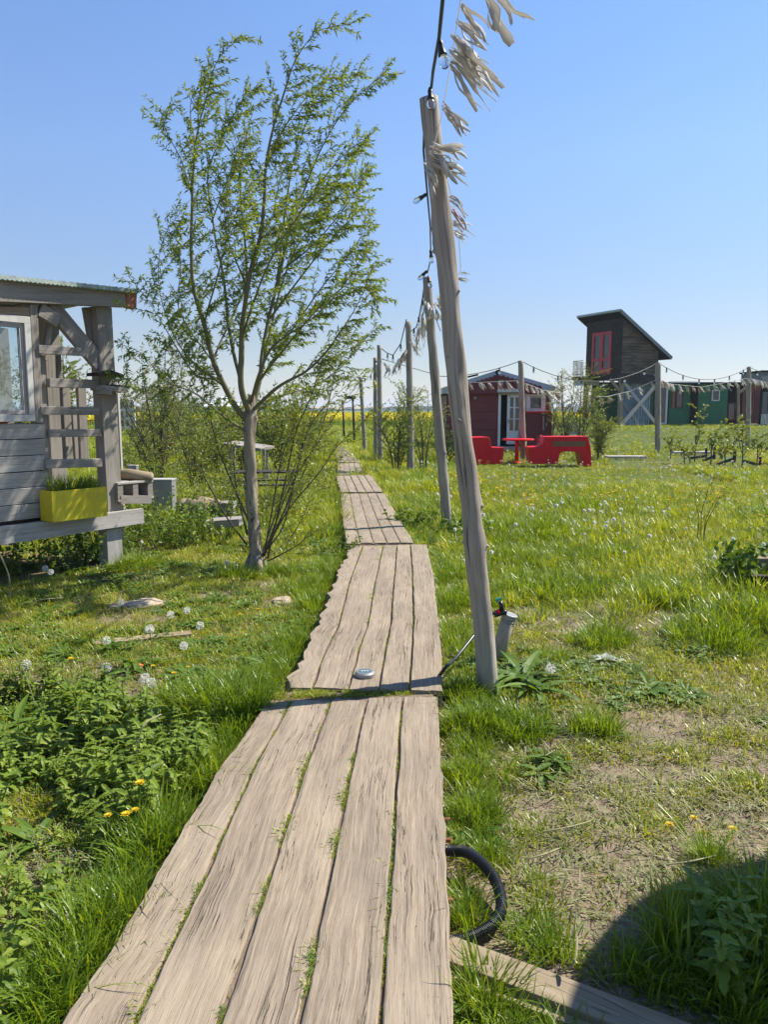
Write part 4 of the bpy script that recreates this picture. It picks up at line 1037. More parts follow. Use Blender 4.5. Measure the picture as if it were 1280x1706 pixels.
m.plank((a, 45.15, (gz0 + gz1) / 2 - .05), (b, 45.15, (gz0 + gz1) / 2 - .05), gz1 - gz0 - .1, .1, (0, 1, 0)); m.build('wall_lining', M_dark, gh)
m = MB(); m.plank((a - .2, 46.6, gz1 + .06), (b, 46.6, gz1 + .06), 3.6, .1, (0, 0, 1)); m.build('roof', M_dark, gh)
m = MB(); m.plank((gq(975, 0).x, 44.75, gq(990, 638.5).z), (gq(1020, 0).x, 44.75, gq(990, 638.5).z), .28, .06, (0, 1, 0)); m.build('fascia', M_white, gh)
m = MB(); m.plank((gq(1145, 0).x, 44.78, gq(1150, 637).z), (gq(1192, 0).x, 44.78, gq(1150, 637).z), .07, .25, (0, 1, 0)); m.build('fascia', M_white, gh)
def gwin(x0, x1, y0, y1, fm, nm='window', Y=44.95, fw=.06, mull=False):
    a = gq(x0, y1, Y); b = gq(x1, y0, Y); m = MB(); pl = Plane((0, 0), (1, 0)); pl.P0 = Vector((0, Y, 0)); pl.D = Vector((1, 0, 0)); pl.N = Vector((0, -1, 0))
    frame(m, a.x, b.x, a.z, b.z, fw, .07, .03, pl)
    if mull: m.plank(pl.at((a.x + b.x) / 2, a.z, .03), pl.at((a.x + b.x) / 2, b.z, .03), fw, .06, pl.N)
    o = m.build(nm, fm, gh)
    m = MB(); m.plank(pl.at(a.x + fw / 2, (a.z + b.z) / 2, .015), pl.at(b.x - fw / 2, (a.z + b.z) / 2, .015), b.z - a.z - fw, .01, pl.N); m.build('pane', M_paned, o)
    return pl
gwin(1093, 1114, 643, 707, M_white, 'door', fw=.11); gwin(1126, 1140, 650, 680, M_redd); gwin(1186, 1200, 650, 668, M_white, fw=.05)
m = MB(); a = gq(1120, 680, 44.9); b = gq(1125.5, 650, 44.9); m.plank((a.x, 44.9, (a.z + b.z) / 2), (b.x, 44.9, (a.z + b.z) / 2), b.z - a.z, .04, (0, 1, 0)); m.build('shutter', paint('orange_brown_paint', (.30, .09, .04)), gh)
gboards(1213, 1236, gz0, gz1, M_brown, 'porch_wall', 45.3); gwin(1213, 1226, 648, 668, M_dark, Y=45.2); gwin(1212, 1227, 671, 700, M_redd, Y=45.1)
gboards(1237, 1266, gz0, gz1, paint('rust_red_paint', (.22, .06, .035), .6, .2), 'entrance_wall', 45.0); gwin(1250, 1262, 652, 705, M_redd, 'door', Y=44.8, fw=.12)
gwin(1268, 1284, 653, 709, M_navy, 'door', Y=44.6, fw=.1)
m = MB()
for i in range(6): x = gq(1270 + i * 2.3, 690, 44.5).x; m.plank((x, 44.5, gq(0, 707, 44.5).z), (x, 44.5, gq(0, 690, 44.5).z), .035, .03, (0, 1, 0))
m.build('striped_panel', M_white, gh)
m = MB(); p = gq(1231, 713, 43.8); q = gq(1231, 641, 43.8); m.plank(p, q, .14, .12, (0, 1, 0)); m.plank(gq(1232, 655, 43.8), gq(1247, 644, 43.8), .12, .08, (0, 1, 0)); m.build('porch_post', M_brown, gh)
m = MB(); m.plank(gq(1222, 716, 43.2), gq(1300, 716, 43.2), .16, 2.2, (0, 1, 0)); m.build('porch_deck', M_brown, gh)
m = MB(); m.plank(gq(1228, 708, 42.9), gq(1262, 707, 42.9), .06, .4, (0, 1, 0)); m.build('porch_bench', M_sid, gh)
m = MB(); a = gq(1154, 700).x; m.plank((a, 44.9, gz0), (a, 44.9, gz1), .3, .3, (0, 1, 0)); m.build('gap_shade_strip', M_dark, gh)  # solid black strip in place of the shade in the wall gap
nb_ = empty('slate_shed', Q(1280, 700, 50), 'blue-grey box shed whose top shows above the roof at the far right', 'shed')
a = Q(1267, 700, 50); m = MB(); m.prism([(a.x, 50, .3), (a.x + 3, 50, .3), (a.x + 3, 50, Q(0, 620, 50).z), (a.x, 50, Q(0, 620, 50).z)], (0, 3, 0)); m.build('wall', M_navy, nb_)
m = MB(); m.prism([(a.x - .1, 49.9, Q(0, 620, 50).z + .004), (a.x + 3.1, 49.9, Q(0, 620, 50).z + .004), (a.x + 3.1, 49.9, Q(0, 617, 50).z), (a.x - .1, 49.9, Q(0, 617, 50).z)], (0, 3.2, 0)); m.build('roof', M_dark, nb_)
m = MB(); b1 = Q(1271, 632, 49.95); m.plank(b1, b1 + Vector((1.2, 0, 0)), .45, .04, (0, 1, 0)); m.build('window', M_steel, nb_)
# pale metal sheet behind the bushes
a = Q(944, 724, 31); b = Q(966, 724, 31); m = MB(); n = 20; hh = Q(0, 706, 31).z - a.z
for i in range(n + 1):
    x = a.x + (b.x - a.x) * i / n
    for z in (a.z, a.z + hh): m.v.append((x, 31 + .025 * math.sin(i * 1.6), z))
for i in range(n): k = 2 * i; m.f.append((k, k + 2, k + 3, k + 1)); m.uv.append([(0, 0)] * 4)
o = m.build('corrugated_sheet', paint('pale_blue_metal', (.42, .48, .52), .4, .1), None); sm = o.modifiers.new('s', 'SOLIDIFY'); sm.thickness = .01; meta(o, 'pale corrugated metal sheet standing behind the bushes right of the cabin', 'metal sheet')

# planks path in front of the green house
LYING = [(1010, 767, 1075, 762, 24, 'long pale plank lying in the meadow grass right of the red bench'), (1122, 756, 1182, 757, 26.5, 'weathered grey slab lying in the grass right of the middle meadow pole'), (1190, 738, 1290, 736, 34, 'pale plank edge below the porch at far right')]
for i, (x0, y0, x1, y1, Y, lb) in enumerate(LYING):
    m = MB(); a = Q(x0, y0, Y); b = Q(x1, y1, Y); a.z = max(a.z, .08); b.z = max(b.z, .08); m.plank(a, b, .07, .5, (0, 1, 0)); o = m.build('lying_plank', M_sid, None); meta(o, lb, 'plank')
# black angled tree stakes lying in the meadow
for i, (x0, y0, x1, y1, Y) in enumerate([(1150, 763, 1178, 760, 24), (1172, 768, 1192, 759, 23), (1195, 774, 1226, 763, 22), (1240, 768, 1268, 776, 21.6)]):
    a = Q(x0, y0, Y); b = Q(x1, y1, Y); r = empty('dark_stake', ((a.x + b.x) / 2, Y, 0), ['short dark stake lying behind the leafy sapling', 'dark forked stake left of the saplings', 'dark angled stake with an upright end in the meadow', 'rightmost dark stake with two upright pegs in the meadow'][i], 'stake')
    m = MB(); m.plank(a, b, .07, .07, (0, 1, 0)); m.build('bar', M_cable, r)
    m = MB(); m.plank(b + Vector((-.02, 0, -.12)), b + Vector((-.02, 0, .25)), .06, .06, (0, 1, 0)); m.build('peg', M_cable, r)

# ------------------------------------------------------------------ small near things
# ground light in the second boardwalk section
c = G(608, 1124, DZ + .012); r = empty('ground_light', c, 'round metal ground light disc set on the second boardwalk section', 'light')
m = MB(); m.lathe(c, [(.048, -.014), (.054, -.004), (.054, .012), (.046, .020), (.040, .0205)], 32); m.build('housing', M_steel, r, smooth=False)
m = MB(); m.lathe(c + Vector((0, 0, .0208)), [(.0385, -.002), (.0385, .0005)], 32); m.build('lens', simple('solar_lens', (.09, .13, .15), .45, spec=.2), r)
m = MB()
for i in (-1, 0, 1): m.box(c + Vector((i * .015, 0, .0215)), (.008, .008, .003))
m.build('led', simple('led_white', (.75, .75, .75), .3), r)
# corrugated conduit loop
def smooth_path(P, n=12):
    P = [Vector(p) for p in P]; out = []
    for i in range(len(P) - 1):
        p0 = P[max(0, i - 1)]; p1 = P[i]; p2 = P[i + 1]; p3 = P[min(len(P) - 1, i + 2)]
        for k in range(n):
            t = k / n; out.append(.5 * ((2 * p1) + (p2 - p0) * t + (2 * p0 - 5 * p1 + 4 * p2 - p3) * t * t + (3 * p1 - p0 - 3 * p2 + p3) * t ** 3))
    out.append(P[-1]); return out
hpts = smooth_path([G(700, 1410, .05), G(752, 1418, .06), G(778, 1420, .075), G(806, 1440, .07), G(828, 1472, .05), G(836, 1508, .035), G(826, 1535, .03), G(800, 1555, .028), G(768, 1567, .03), G(735, 1570, .035), G(700, 1572, .04)], 34)
m = MB(); m.tube(hpts, [.0185 if i % 3 else .0155 for i in range(len(hpts))], 14); o = m.build('corrugated_hose', M_pipe, None, smooth=False); meta(o, 'black corrugated conduit loop bulging out from under the boardwalk', 'hose')
# thin water hose from post
m = MB(); m.tube(smooth_path([G(725, 1135, .03), Q(742, 1113, 4.05), Q(758, 1098, 4.2), Q(778, 1074, 4.35), Q(800, 1046, 4.5), Q(822, 1022, 4.6), Q(838, 1016, 4.62)], 8), .0095, 8); o = m.build('water_hose', M_pipe, None, smooth=True); meta(o, 'thin black water hose running from the boardwalk edge behind the nearest pole', 'hose')
# tap post
b = G(826, 1098, 0); tp_ = Q(850, 1024, b.y - .02); b2 = Vector(b)
r = empty('tap_post', b, 'short leaning wooden post with water tap, just behind the nearest pole', 'tap post')
m = MB(); m.tube([b - Vector((0, 0, .1)), b.lerp(tp_, .5), tp_], [.045, .043, .042], 14, wob=.08); m.build('post', M_pole, r, smooth=True)
ax = (tp_ - b).normalized()
m = MB(); m.tube([tp_ - ax * .03, tp_ - ax * .025, tp_ + ax * .004, tp_ + ax * .006], [.046, .049, .049, .042], 16); m.tube([tp_ - ax * .05 , tp_ - ax * .042], [.046, .046], 16); m.build('band', M_steel, r)
m = MB(); v0 = Q(832, 1022, b.y - .06)
m.tube([v0 + Vector((-.03, 0, -.012)), v0, v0 + Vector((.03, 0, .008)), v0 + Vector((.045, 0, .005))], [.016, .018, .016, .02], 10); m.tube([v0 + Vector((.018, 0, 0)), v0 + Vector((.014, 0, .05)), v0 + Vector((.004, 0, .075))], [.013, .015, .012], 10); m.build('tap', M_pipe, r, smooth=True)
m = MB(); m.tube([v0 + Vector((-.008, -.0, .07)), v0 + Vector((-.018, 0, .088)), v0 + Vector((.012, 0, .092))], [.008, .012, .010], 8); m.build('handle', paint('teal_plastic', (.02, .22, .17), .4), r)
m = MB(); m.tube([v0 + Vector((-.014, -.01, .013)), v0 + Vector((-.002, -.016, .022))], [.012, .012], 8); m.build('valve_lever', M_redb, r)
# loose board at lower right
a = G(735, 1580, .035); b = G(1130, 1730, .02); b = a + (b - a) * 1.25
r = MB(); d_ = (b - a)
r.plank(a - d_ * .02, b, .10, .028, (0, 0, 1)); o = r.build('loose_board', M_board, None, bevel=.004); meta(o, 'long sawn plank lying on the ground at the lower right, one end against the boardwalk', 'plank')
r = MB(); r.plank(a + Vector((.02, -.07, -.028)), b + Vector((0, -.06, -.02)), .05, .03, (0, 0, 1)); o = r.build('loose_batten', M_brown, None, bevel=.003); meta(o, 'narrow darker batten lying along the lower edge of the sawn plank', 'batten')
# buried beam edge in the lawn at left
a = G(155, 1071, .012); b = G(318, 1053, .012); m = MB(); m.plank(a - Vector((0, 0, .025)), b - Vector((0, 0, .022)), .11, .05, (0, 0, 1), .006); o = m.build('buried_plank', M_brown, None); meta(o, 'grey plank sunk flush in the short lawn on the left', 'plank')
# sandstone slab, flat stones
def stone(px, py, w, d, h, label, mat=None, seed=0):
    rnd = random.Random(seed); c = G(px, py, 0); bm = bmesh.new(); bmesh.ops.create_icosphere(bm, subdivisions=4, radius=1)
    for v in bm.verts:
        q = v.co.copy(); k = 1 + .35 * noise.noise(q * 1.1 + Vector((seed, 0, 0))) + .08 * noise.noise(q * 4)
        v.co = Vector((q.x * w * k, q.y * d * k, max(-.4, min(.75, q.z)) * h * (1 + .15 * noise.noise(q * 3))))
    me = bpy.data.meshes.new('flat_stone'); bm.to_mesh(me); bm.free(); me.materials.append(mat or M_stone)
    o = bpy.data.objects.new('flat_stone', me); COL.objects.link(o); o.location = c; o.rotation_euler.z = rnd.uniform(0, 3)
    meta(o, label, 'stone'); return o
stone(238, 1006, .17, .12, .035, 'flat sandy stone slab in the lawn on the left', seed=3)
stone(192, 1012, .07, .05, .03, 'small broken stone left of the flat sandy slab', seed=5)
stone(568, 1160, .06, .035, .11, 'pale crumbled stone wedged in the gap between the two nearest boardwalk sections', M_concrete, seed=7)
stone(470, 1000, .10, .07, .025, 'small half buried stone in the lawn near the left boardwalk edge', seed=9)
# weathered wood blocks at right edge with weeds
cc = G(1296, 1000, 0); r = empty('wood_pile', cc, 'small pile of dark weathered wood blocks among weeds at the right edge', 'wood pile')
for i in range(6):
    m = MB(); p = cc + Vector((random.uniform(-.15, .5), random.uniform(-.1, .4), .06 + .09 * (i // 2))); a_ = random.uniform(-.5, .5)
    m.plank(p - Vector((math.cos(a_), math.sin(a_), 0)) * .22, p + Vector((math.cos(a_), math.sin(a_), .02)) * .22, .09, .12, (0, 0, 1), .01); m.build('wood_block', M_brown if i % 2 else M_black, r, bevel=.006)
# guessed parasol, unseen, added right of the frame to cast the curved corner shade
pc = Vector((3.22, 1.98, 0)); r = empty('parasol', pc, 'unseen round parasol, assumed right of the view to cast the curved shadow', 'parasol')
m = MB(); m.tube([pc, pc + Vector((0, 0, 2.45))], .025, 10); m.build('pole', M_board, r, smooth=True)
m = MB(); ap = pc + Vector((0, 0, 2.5)); n = 32
for i in range(n):
    a1_, a2_ = 2 * math.pi * i / n, 2 * math.pi * (i + 1) / n
    m.face([ap, pc + Vector((1.25 * math.cos(a1_), 1.25 * math.sin(a1_), 2.1)), pc + Vector((1.25 * math.cos(a2_), 1.25 * math.sin(a2_), 2.1))])
m.build('canopy', M_concrete, r)
# ------------------------------------------------------------------ the willow
WIND = Vector((1, .15, 0))
def rv(s=1.0): return Vector((random.uniform(-s, s), random.uniform(-s, s), random.uniform(-s, s)))
def twig_and_leaves(tw, lf, p, d, L, nl, ll, lw, r=.004, windy=.5, up=.2, droop=.12, sides=3, lrand=.6, skip=.1):
    d = d.normalized(); pts = [p]; seg = 5
    for i in range(seg):
        d = (d + WIND * windy * .16 * (i + 1) / seg * 2 + Vector((0, 0, up * .12 - droop * .25 * i / seg)) + rv(.13)).normalized()
        pts.append(pts[-1] + d * (L / seg))
    tw.tube(pts, [r * (1 - .8 * i / seg) for i in range(seg + 1)], sides, caps=False)
    for i in range(nl):
        t = skip + (1 - skip) * (i + random.random()) / nl; k = min(seg - 1, int(t * seg)); q = pts[k].lerp(pts[k + 1], t * seg - k)
        td = (pts[k + 1] - pts[k]).normalized()
        ld = (td * .7 + WIND * windy * .75 + rv(lrand) - Vector((0, 0, droop))).normalized()
        lf.leaf(q, ld, rv().normalized(), ll * random.uniform(.6, 1.15) * (1 - .25 * t), lw * random.uniform(.75, 1.2), .12, random.uniform(0, .3))
    return pts
wb = G(426, 950, 0); WY = wb.y
wil = empty('willow_tree', wb, 'tall slender young willow with one trunk, windblown to the right beside the boardwalk', 'tree')
m = MB()
tr = [(429, 962, .0), (427, 945, 0), (424, 900, 0), (421, 850, 0), (418, 800, .0), (416, 750, 0), (417, 715, 0), (418, 695, 0), (419, 676, 0), (419, 655, .02)]
tp3 = [Q(x, y, WY + dy) for x, y, dy in tr]; tp3[0].z = -.1
pts = []; rad = []
rr = [.090, .074, .059, .056, .054, .054, .058, .062, .036, .026]
for i in range(len(tp3) - 1):
    for k in range(7):
        t = k / 7; p = tp3[i].lerp(tp3[i + 1], t); r = rr[i] * (1 - t) + rr[i + 1] * t
        p.x += .008 * noise.noise((p.z * 4, 2, 0)); pts.append(p); rad.append(r * (1 + .08 * noise.noise((p.z * 7, 1, 3))))
m.tube(pts, rad, 20, wob=.28)
for a in (.3, 1.8, 2.9, 4.1, 5.3):  # root flare
    dd = Vector((math.cos(a), math.sin(a), 0)); m.tube([wb + Vector((0, 0, .16)) + dd * .03, wb + Vector((0, 0, .05)) + dd * .08, wb + dd * .15 - Vector((0, 0, .04))], [.04, .035, .02], 8, wob=.2)
m.build('trunk', M_bark, wil, smooth=True)
LIMBS = [  # (sight-line x, y, depth offset), base radius
    ([(415, 705, 0), (385, 665, -.1), (355, 600, -.2), (340, 540, -.3), (322, 480, -.35), (318, 400, -.4), (322, 293, -.45), (326, 231, -.45), (345, 160, -.4), (362, 100, -.4), (402, 60, -.35)], .034),
    ([(418, 700, 0), (402, 640, .15), (383, 559, .3), (373, 469, .4), (355, 371, .5), (346, 293, .5), (368, 230, .5), (400, 175, .55), (428, 142, .6)], .024),
    ([(420, 700, 0), (404, 655, -.1), (402, 600, -.15), (404, 540, -.2), (414, 469, -.25), (434, 391, -.3), (440, 332, -.3), (443, 274, -.35), (455, 215, -.4), (474, 149, -.4), (495, 98, -.4), (530, 52, -.35), (584, 40, -.3)], .036),
    ([(406, 520, -.2), (411, 442, .0), (403, 360, .1), (401, 293, .2), (407, 240, .25), (424, 175, .3)], .017),
    ([(421, 690, 0), (432, 630, .1), (442, 559, .2), (465, 457, .3), (485, 379, .35), (504, 325, .4), (532, 254, .45), (571, 188, .5), (612, 145, .5), (648, 122, .5)], .026),
    ([(432, 396, -.3), (470, 383, -.4), (512, 371, -.5), (551, 340, -.55), (608, 288, -.6)], .013),
    ([(421, 685, 0), (462, 645, -.2), (508, 619, -.4), (541, 589, -.5), (567, 553, -.6), (600, 500, -.7), (622, 440, -.75)], .02),
    ([(417, 672, 0), (439, 606, -.3), (452, 579, -.4), (475, 560, -.5), (521, 530, -.6), (570, 480, -.7), (604, 425, -.75)], .018),
    ([(415, 722, 0), (390, 706, -.15), (364, 688, -.3), (324, 655, -.5), (278, 635, -.6), (236, 590, -.7), (200, 573, -.75)], .016),
    ([(370, 632, -.14), (330, 628, -.3), (314, 612, -.4), (291, 573, -.5), (268, 535, -.6), (245, 500, -.6), (214, 460, -.65)], .012),
    ([(378, 647, -.11), (318, 600, .3), (288, 555, .45), (265, 480, .5), (270, 400, .55), (306, 350, .6)], .012),
    ([(427, 660, .07), (440, 600, .35), (462, 500, .55), (490, 420, .7), (522, 370, .8), (560, 300, .85), (600, 228, .9)], .018),
    ([(462, 470, .5), (478, 330, .6), (500, 230, .65), (545, 150, .7), (598, 120, .75)], .012),
    ([(428, 640, -.15), (490, 560, -.3), (545, 500, -.5), (600, 466, -.6), (630, 505, -.65)], .013),
    ([(430, 640, .09), (480, 560, .4), (535, 480, .6), (585, 420, .7), (614, 372, .75)], .014),
    ([(443, 280, -.3), (470, 220, -.2), (502, 170, -.15), (552, 128, -.1)], .011),
    ([(321, 330, -.4), (303, 270, -.35), (278, 220, -.3), (266, 180, -.3)], .009),
    ([(326, 240, -.4), (318, 200, -.3), (320, 160, -.2), (340, 140, -.2)], .008),
    ([(485, 379, .35), (530, 310, .2), (575, 255, .1), (612, 232, .05)], .011),
    ([(352, 371, .5), (378, 300, .55), (395, 240, .6), (372, 190, .6)], .009),
    ([(340, 540, -.3), (365, 450, -.5), (384, 380, -.6), (420, 300, -.6)], .011),
    ([(412, 480, -.2), (380, 400, -.5), (375, 330, -.6), (395, 270, -.7)], .010),
    ([(450, 530, .2), (510, 450, .0), (560, 390, -.1), (600, 350, -.2)], .012),
    ([(470, 450, .3), (530, 400, .5), (585, 330, .6), (612, 290, .6)], .011),
    ([(404, 560, -.15), (430, 480, -.5), (470, 400, -.7), (520, 330, -.8), (580, 290, -.85)], .013),
    ([(355, 600, -.2), (390, 520, .3), (430, 430, .6), (455, 350, .7), (470, 280, .75)], .012),
    ([(300, 650, -.55), (262, 660, -.7), (230, 640, -.8), (205, 620, -.85)], .008),
    ([(420, 690, .1), (470, 660, .4), (530, 640, .6), (580, 600, .7), (628, 540, .75)], .012),
    ([(360, 610, -.2), (300, 520, .2), (300, 440, .4), (292, 380, .5)], .009),
]
crown_t = MB(); crown_l = MB(); limbs3 = []
for LI, (pl, r0) in enumerate(LIMBS):
    P = smooth_path([Q(x, y, WY + dy) for x, y, dy in pl], 6); n = len(P)
    P = [p + Vector((.012 * noise.noise((p.z * 3, LI, 0)), .02 * noise.noise((p.z * 3, LI, 5)), 0)) for p in P]
    rads = [max(.0025, r0 * .92 * (1 - i / n) ** 1.15) for i in range(n)]
    m = MB(); m.tube(P, rads, 8, wob=.08); m.build('limb', M_twig, wil, smooth=True)
    Lt = sum((P[i + 1] - P[i]).length for i in range(n - 1)); step = .040; k = int(Lt / step)
    for i in range(k):
        t = (i + random.random()) / k
        if t < (.2 if r0 > .015 else .06): continue
        f = t * (n - 1); j = min(n - 2, int(f)); p = P[j].lerp(P[j + 1], f - j); td = (P[j + 1] - P[j]).normalized()
        o = rv(); o = (o - td * o.dot(td)).normalized()
        d = td * .55 + o * .85 + Vector((.24, 0, .12))
        L = random.uniform(.10, .31) * (1.0 if t < .85 else .75) * (1.15 if 0.3 < t < .8 else .9)
        twig_and_leaves(crown_t, crown_l, p, d, L, int(L * random.uniform(110, 165)), .068, .0135, .003, .36, .3, .2, lrand=.85, skip=.05)
# leafy end tufts
o1 = crown_t.build('twigs', M_twig, wil); o2 = crown_l.build('leaves', M_willow, wil)
# shoots rising from the foot
SH = [[(440, 927, 0), (475, 829, .1), (508, 770, .2), (541, 720, .3), (570, 675, .4), (600, 636, .5)], [(446, 930, .0), (475, 802, -.1), (492, 724, -.2), (518, 660, -.3), (540, 600, -.35), (578, 555, -.4)],
      [(436, 925, .05), (462, 850, .2), (490, 780, .3), (520, 690, .4), (548, 600, .45)], [(414, 868, 0), (380, 790, -.1), (360, 737, -.2), (344, 665, -.25), (330, 600, -.3)],
      [(411, 907, 0), (377, 861, -.2), (337, 789, -.35), (305, 743, -.45), (276, 684, -.5)], [(442, 930, .0), (480, 900, .3), (505, 860, .4), (520, 822, .45)], [(438, 925, 0), (480, 850, -.3), (530, 790, -.4), (565, 740, -.45), (612, 700, -.5)],
      [(440, 925, 0), (455, 840, -.1), (470, 760, -.15), (498, 690, -.2), (508, 630, -.2)], [(438, 920, .1), (500, 800, .5), (540, 700, .7), (560, 620, .8), (590, 560, .85)], [(412, 890, 0), (395, 820, .2), (385, 740, .4), (376, 690, .5)], [(446, 935, 0), (475, 920, -.1), (500, 905, -.15), (515, 885, -.2)],
      [(440, 925, 0), (482, 830, .0), (505, 740, 0), (530, 690, 0), (580, 640, 0)], [(436, 925, -.05), (470, 880, -.3), (492, 800, -.4), (512, 720, -.45)]]
st = MB(); sl_ = MB()
for si, pl in enumerate(SH):
    P = smooth_path([Q(x, y, WY + dy) for x, y, dy in pl], 6); n = len(P); r0 = random.uniform(.008, .012)
    m = MB(); m.tube(P, [max(.002, r0 * (1 - .85 * i / n)) for i in range(n)], 6); m.build('shoot', M_twigd, wil, smooth=True)
    Lt = sum((P[i + 1] - P[i]).length for i in range(n - 1)); k = int(Lt / .055)
    for i in range(k):
        t = (i + random.random()) / k
        if t < .2: continue
        f = t * (n - 1); j = min(n - 2, int(f)); p = P[j].lerp(P[j + 1], f - j); td = (P[j + 1] - P[j]).normalized(); o = rv(); o = (o - td * o.dot(td)).normalized()
        L = random.uniform(.10, .30); twig_and_leaves(st, sl_, p, td * .8 + o * .7 + Vector((.15, 0, .1)), L, int(L * random.uniform(40, 65)), .06, .014, .0022, .4, .3, .1)
st.build('shoot_twigs', M_twigd, wil); sl_.build('shoot_leaves', M_bush, wil)

# ------------------------------------------------------------------ other shrubs and small trees
def shrub(base, h, spread, ns, label, cat='shrub', name='shrub', leafm=None, barkm=None, ll=.05, lw=.018, tw=14, tl=.35, lpt=12, r0=.02, lean=(0, 0), group=None, low=.15, windy=.3, fan=1.0, trunk=None):
    base = Vector(base); r = empty(name, base, label, cat, group); s = MB(); l = MB(); t2 = MB()
    for i in range(ns):
        a = random.uniform(0, 6.28); sp_ = spread * random.uniform(.2, 1) * fan; hh = h * random.uniform(.62, 1.0) * (1 - .25 * (sp_ / spread) ** 2)
        b0 = base + Vector((math.cos(a) * .05, math.sin(a) * .05, -.05))
        if trunk: b0 = base + Vector((0, 0, trunk * random.uniform(.5, 1)))
        P = smooth_path([b0, base + Vector((math.cos(a) * sp_ * .35 + lean[0] * .3, math.sin(a) * sp_ * .35 + lean[1] * .3, max(hh * .4, b0.z + .1))) + rv(.03), base + Vector((math.cos(a) * sp_ * .8 + lean[0] * .7, math.sin(a) * sp_ * .8 + lean[1] * .7, hh * .78)) + rv(.05), base + Vector((math.cos(a) * sp_ + lean[0], math.sin(a) * sp_ + lean[1], hh))], 5)
        n = len(P); s.tube(P, [r0 * (1 - .85 * k / n) for k in range(n)], 5)
        for k in range(tw):
            t = low + (1 - low) * (k + random.random()) / tw; f = t * (n - 1); j = min(n - 2, int(f)); p = P[j].lerp(P[j + 1], f - j); td = (P[j + 1] - P[j]).normalized(); o = rv(); o = (o - td * o.dot(td)).normalized()
            twig_and_leaves(t2, l, p, td * .45 + o * 1.0 + Vector((.1, 0, .1)), 1.15 * tl * random.uniform(.5, 1.3), int(1.9 * lpt * random.uniform(.6, 1.3)), ll, lw, r0 * .25, windy, .3, .1, lrand=.9)
    if trunk:
        s.tube([base - Vector((0, 0, .05)), base + Vector((.01, 0, trunk * .5)), base + Vector((0, 0, trunk))], [r0 * 1.7, r0 * 1.4, r0 * 1.2], 8)
    s.build('stems', barkm or M_twigd, r, smooth=True); t2.build('twigs', barkm or M_twigd, r); l.build('foliage', leafm or M_bush, r)
    return r
g = lambda x, y: G(x, y, 0)
# right of the boardwalk between the poles
b = g(660, 790); shrub((b.x, b.y, 0), 2.1, .75, 13, 'loose leafy willow bush between the slim pole pair and the upright third pole', ll=.085, lw=.022, tw=16, tl=.4, leafm=M_bush, r0=.016)
b = g(712, 790); shrub((b.x, b.y + 1.2, 0), 2.2, .8, 9, 'open twiggy bush behind the third and second poles', ll=.09, lw=.022, tw=12, tl=.4, lpt=9, r0=.016, leafm=M_bush)
b = g(728, 775); shrub((b.x + .3, b.y + .5, 0), 1.2, .6, 9, 'dark low bush by the left corner of the maroon cabin', ll=.08, lw=.03, tw=12, tl=.3, leafm=M_bushd, r0=.012)
# bushes between cabin and tower
b = Q(942, 740, 27); shrub((b.x, 27, .1), 2.9, .7, 9, 'pale willow tree just right of the cabin, rising to the tower railing', 'tree', 'small_tree', ll=.11, lw=.03, tw=18, tl=.5, leafm=M_bushp, r0=.022, lpt=7, trunk=.5)
b = Q(966, 740, 26); shrub((b.x, 26, .1), 2.9, .55, 8, 'tallest light green willow in front of the tower foot', 'tree', 'small_tree', ll=.11, lw=.03, tw=18, tl=.5, leafm=M_bush, r0=.022, lpt=8, lean=(.1, 0))
b = Q(920, 740, 28.5); shrub((b.x, 28.5, .1), 2.7, .7, 9, 'thin bare-stemmed sapling touching the right side of the cabin', 'tree', 'small_tree', ll=.1, lw=.03, tw=12, tl=.4, leafm=M_bushp, r0=.02, lpt=8)
b = Q(998, 760, 23.5); shrub((b.x, 23.5, 0), 1.5, .45, 9, 'round yellow-green bush right of the pale willows, before the crossed braces', ll=.085, lw=.028, tw=16, tl=.35, leafm=M_bush, r0=.014, lpt=14)
# saplings
SAP = [(1158, 765, 1.9, 22.5, 'tallest leafy sapling in front of the green wall'), (1185, 770, 1.35, 21.5, 'second sapling with yellow-green leaf clusters, left of the rightmost pole'), (1222, 768, 1.6, 22, 'slim sapling directly left of the rightmost pole'), (1118, 762, 1.0, 24, 'small sapling just right of the straight middle pole'),
       (1140, 775, .9, 20.5, 'short sapling left of the dark stakes'), (1236, 790, 1.5, 19.5, 'leaning sapling in front of the rightmost pole'), (1262, 772, 1.1, 21, 'sparse sapling at the right edge of the meadow'), (1208, 775, .8, 21, 'lowest sapling between the dark stakes')]
for px, py, h, Y, lb in SAP:
    b = Q(px, py, Y); shrub((b.x, Y, 0), h, .28, 4, lb, 'sapling', 'sapling', ll=.10, lw=.055, tw=6, tl=.2, lpt=6, r0=.012, leafm=M_bush, low=.3, trunk=h * .4, group='saplings on the meadow', windy=.1)
b = g(1166, 908); shrub(b, .95, .22, 4, 'wispy knee-high sapling alone in the middle of the right meadow', 'sapling', 'sapling', ll=.05, lw=.022, tw=5, tl=.12, lpt=4, r0=.006, leafm=M_bush, low=.3)
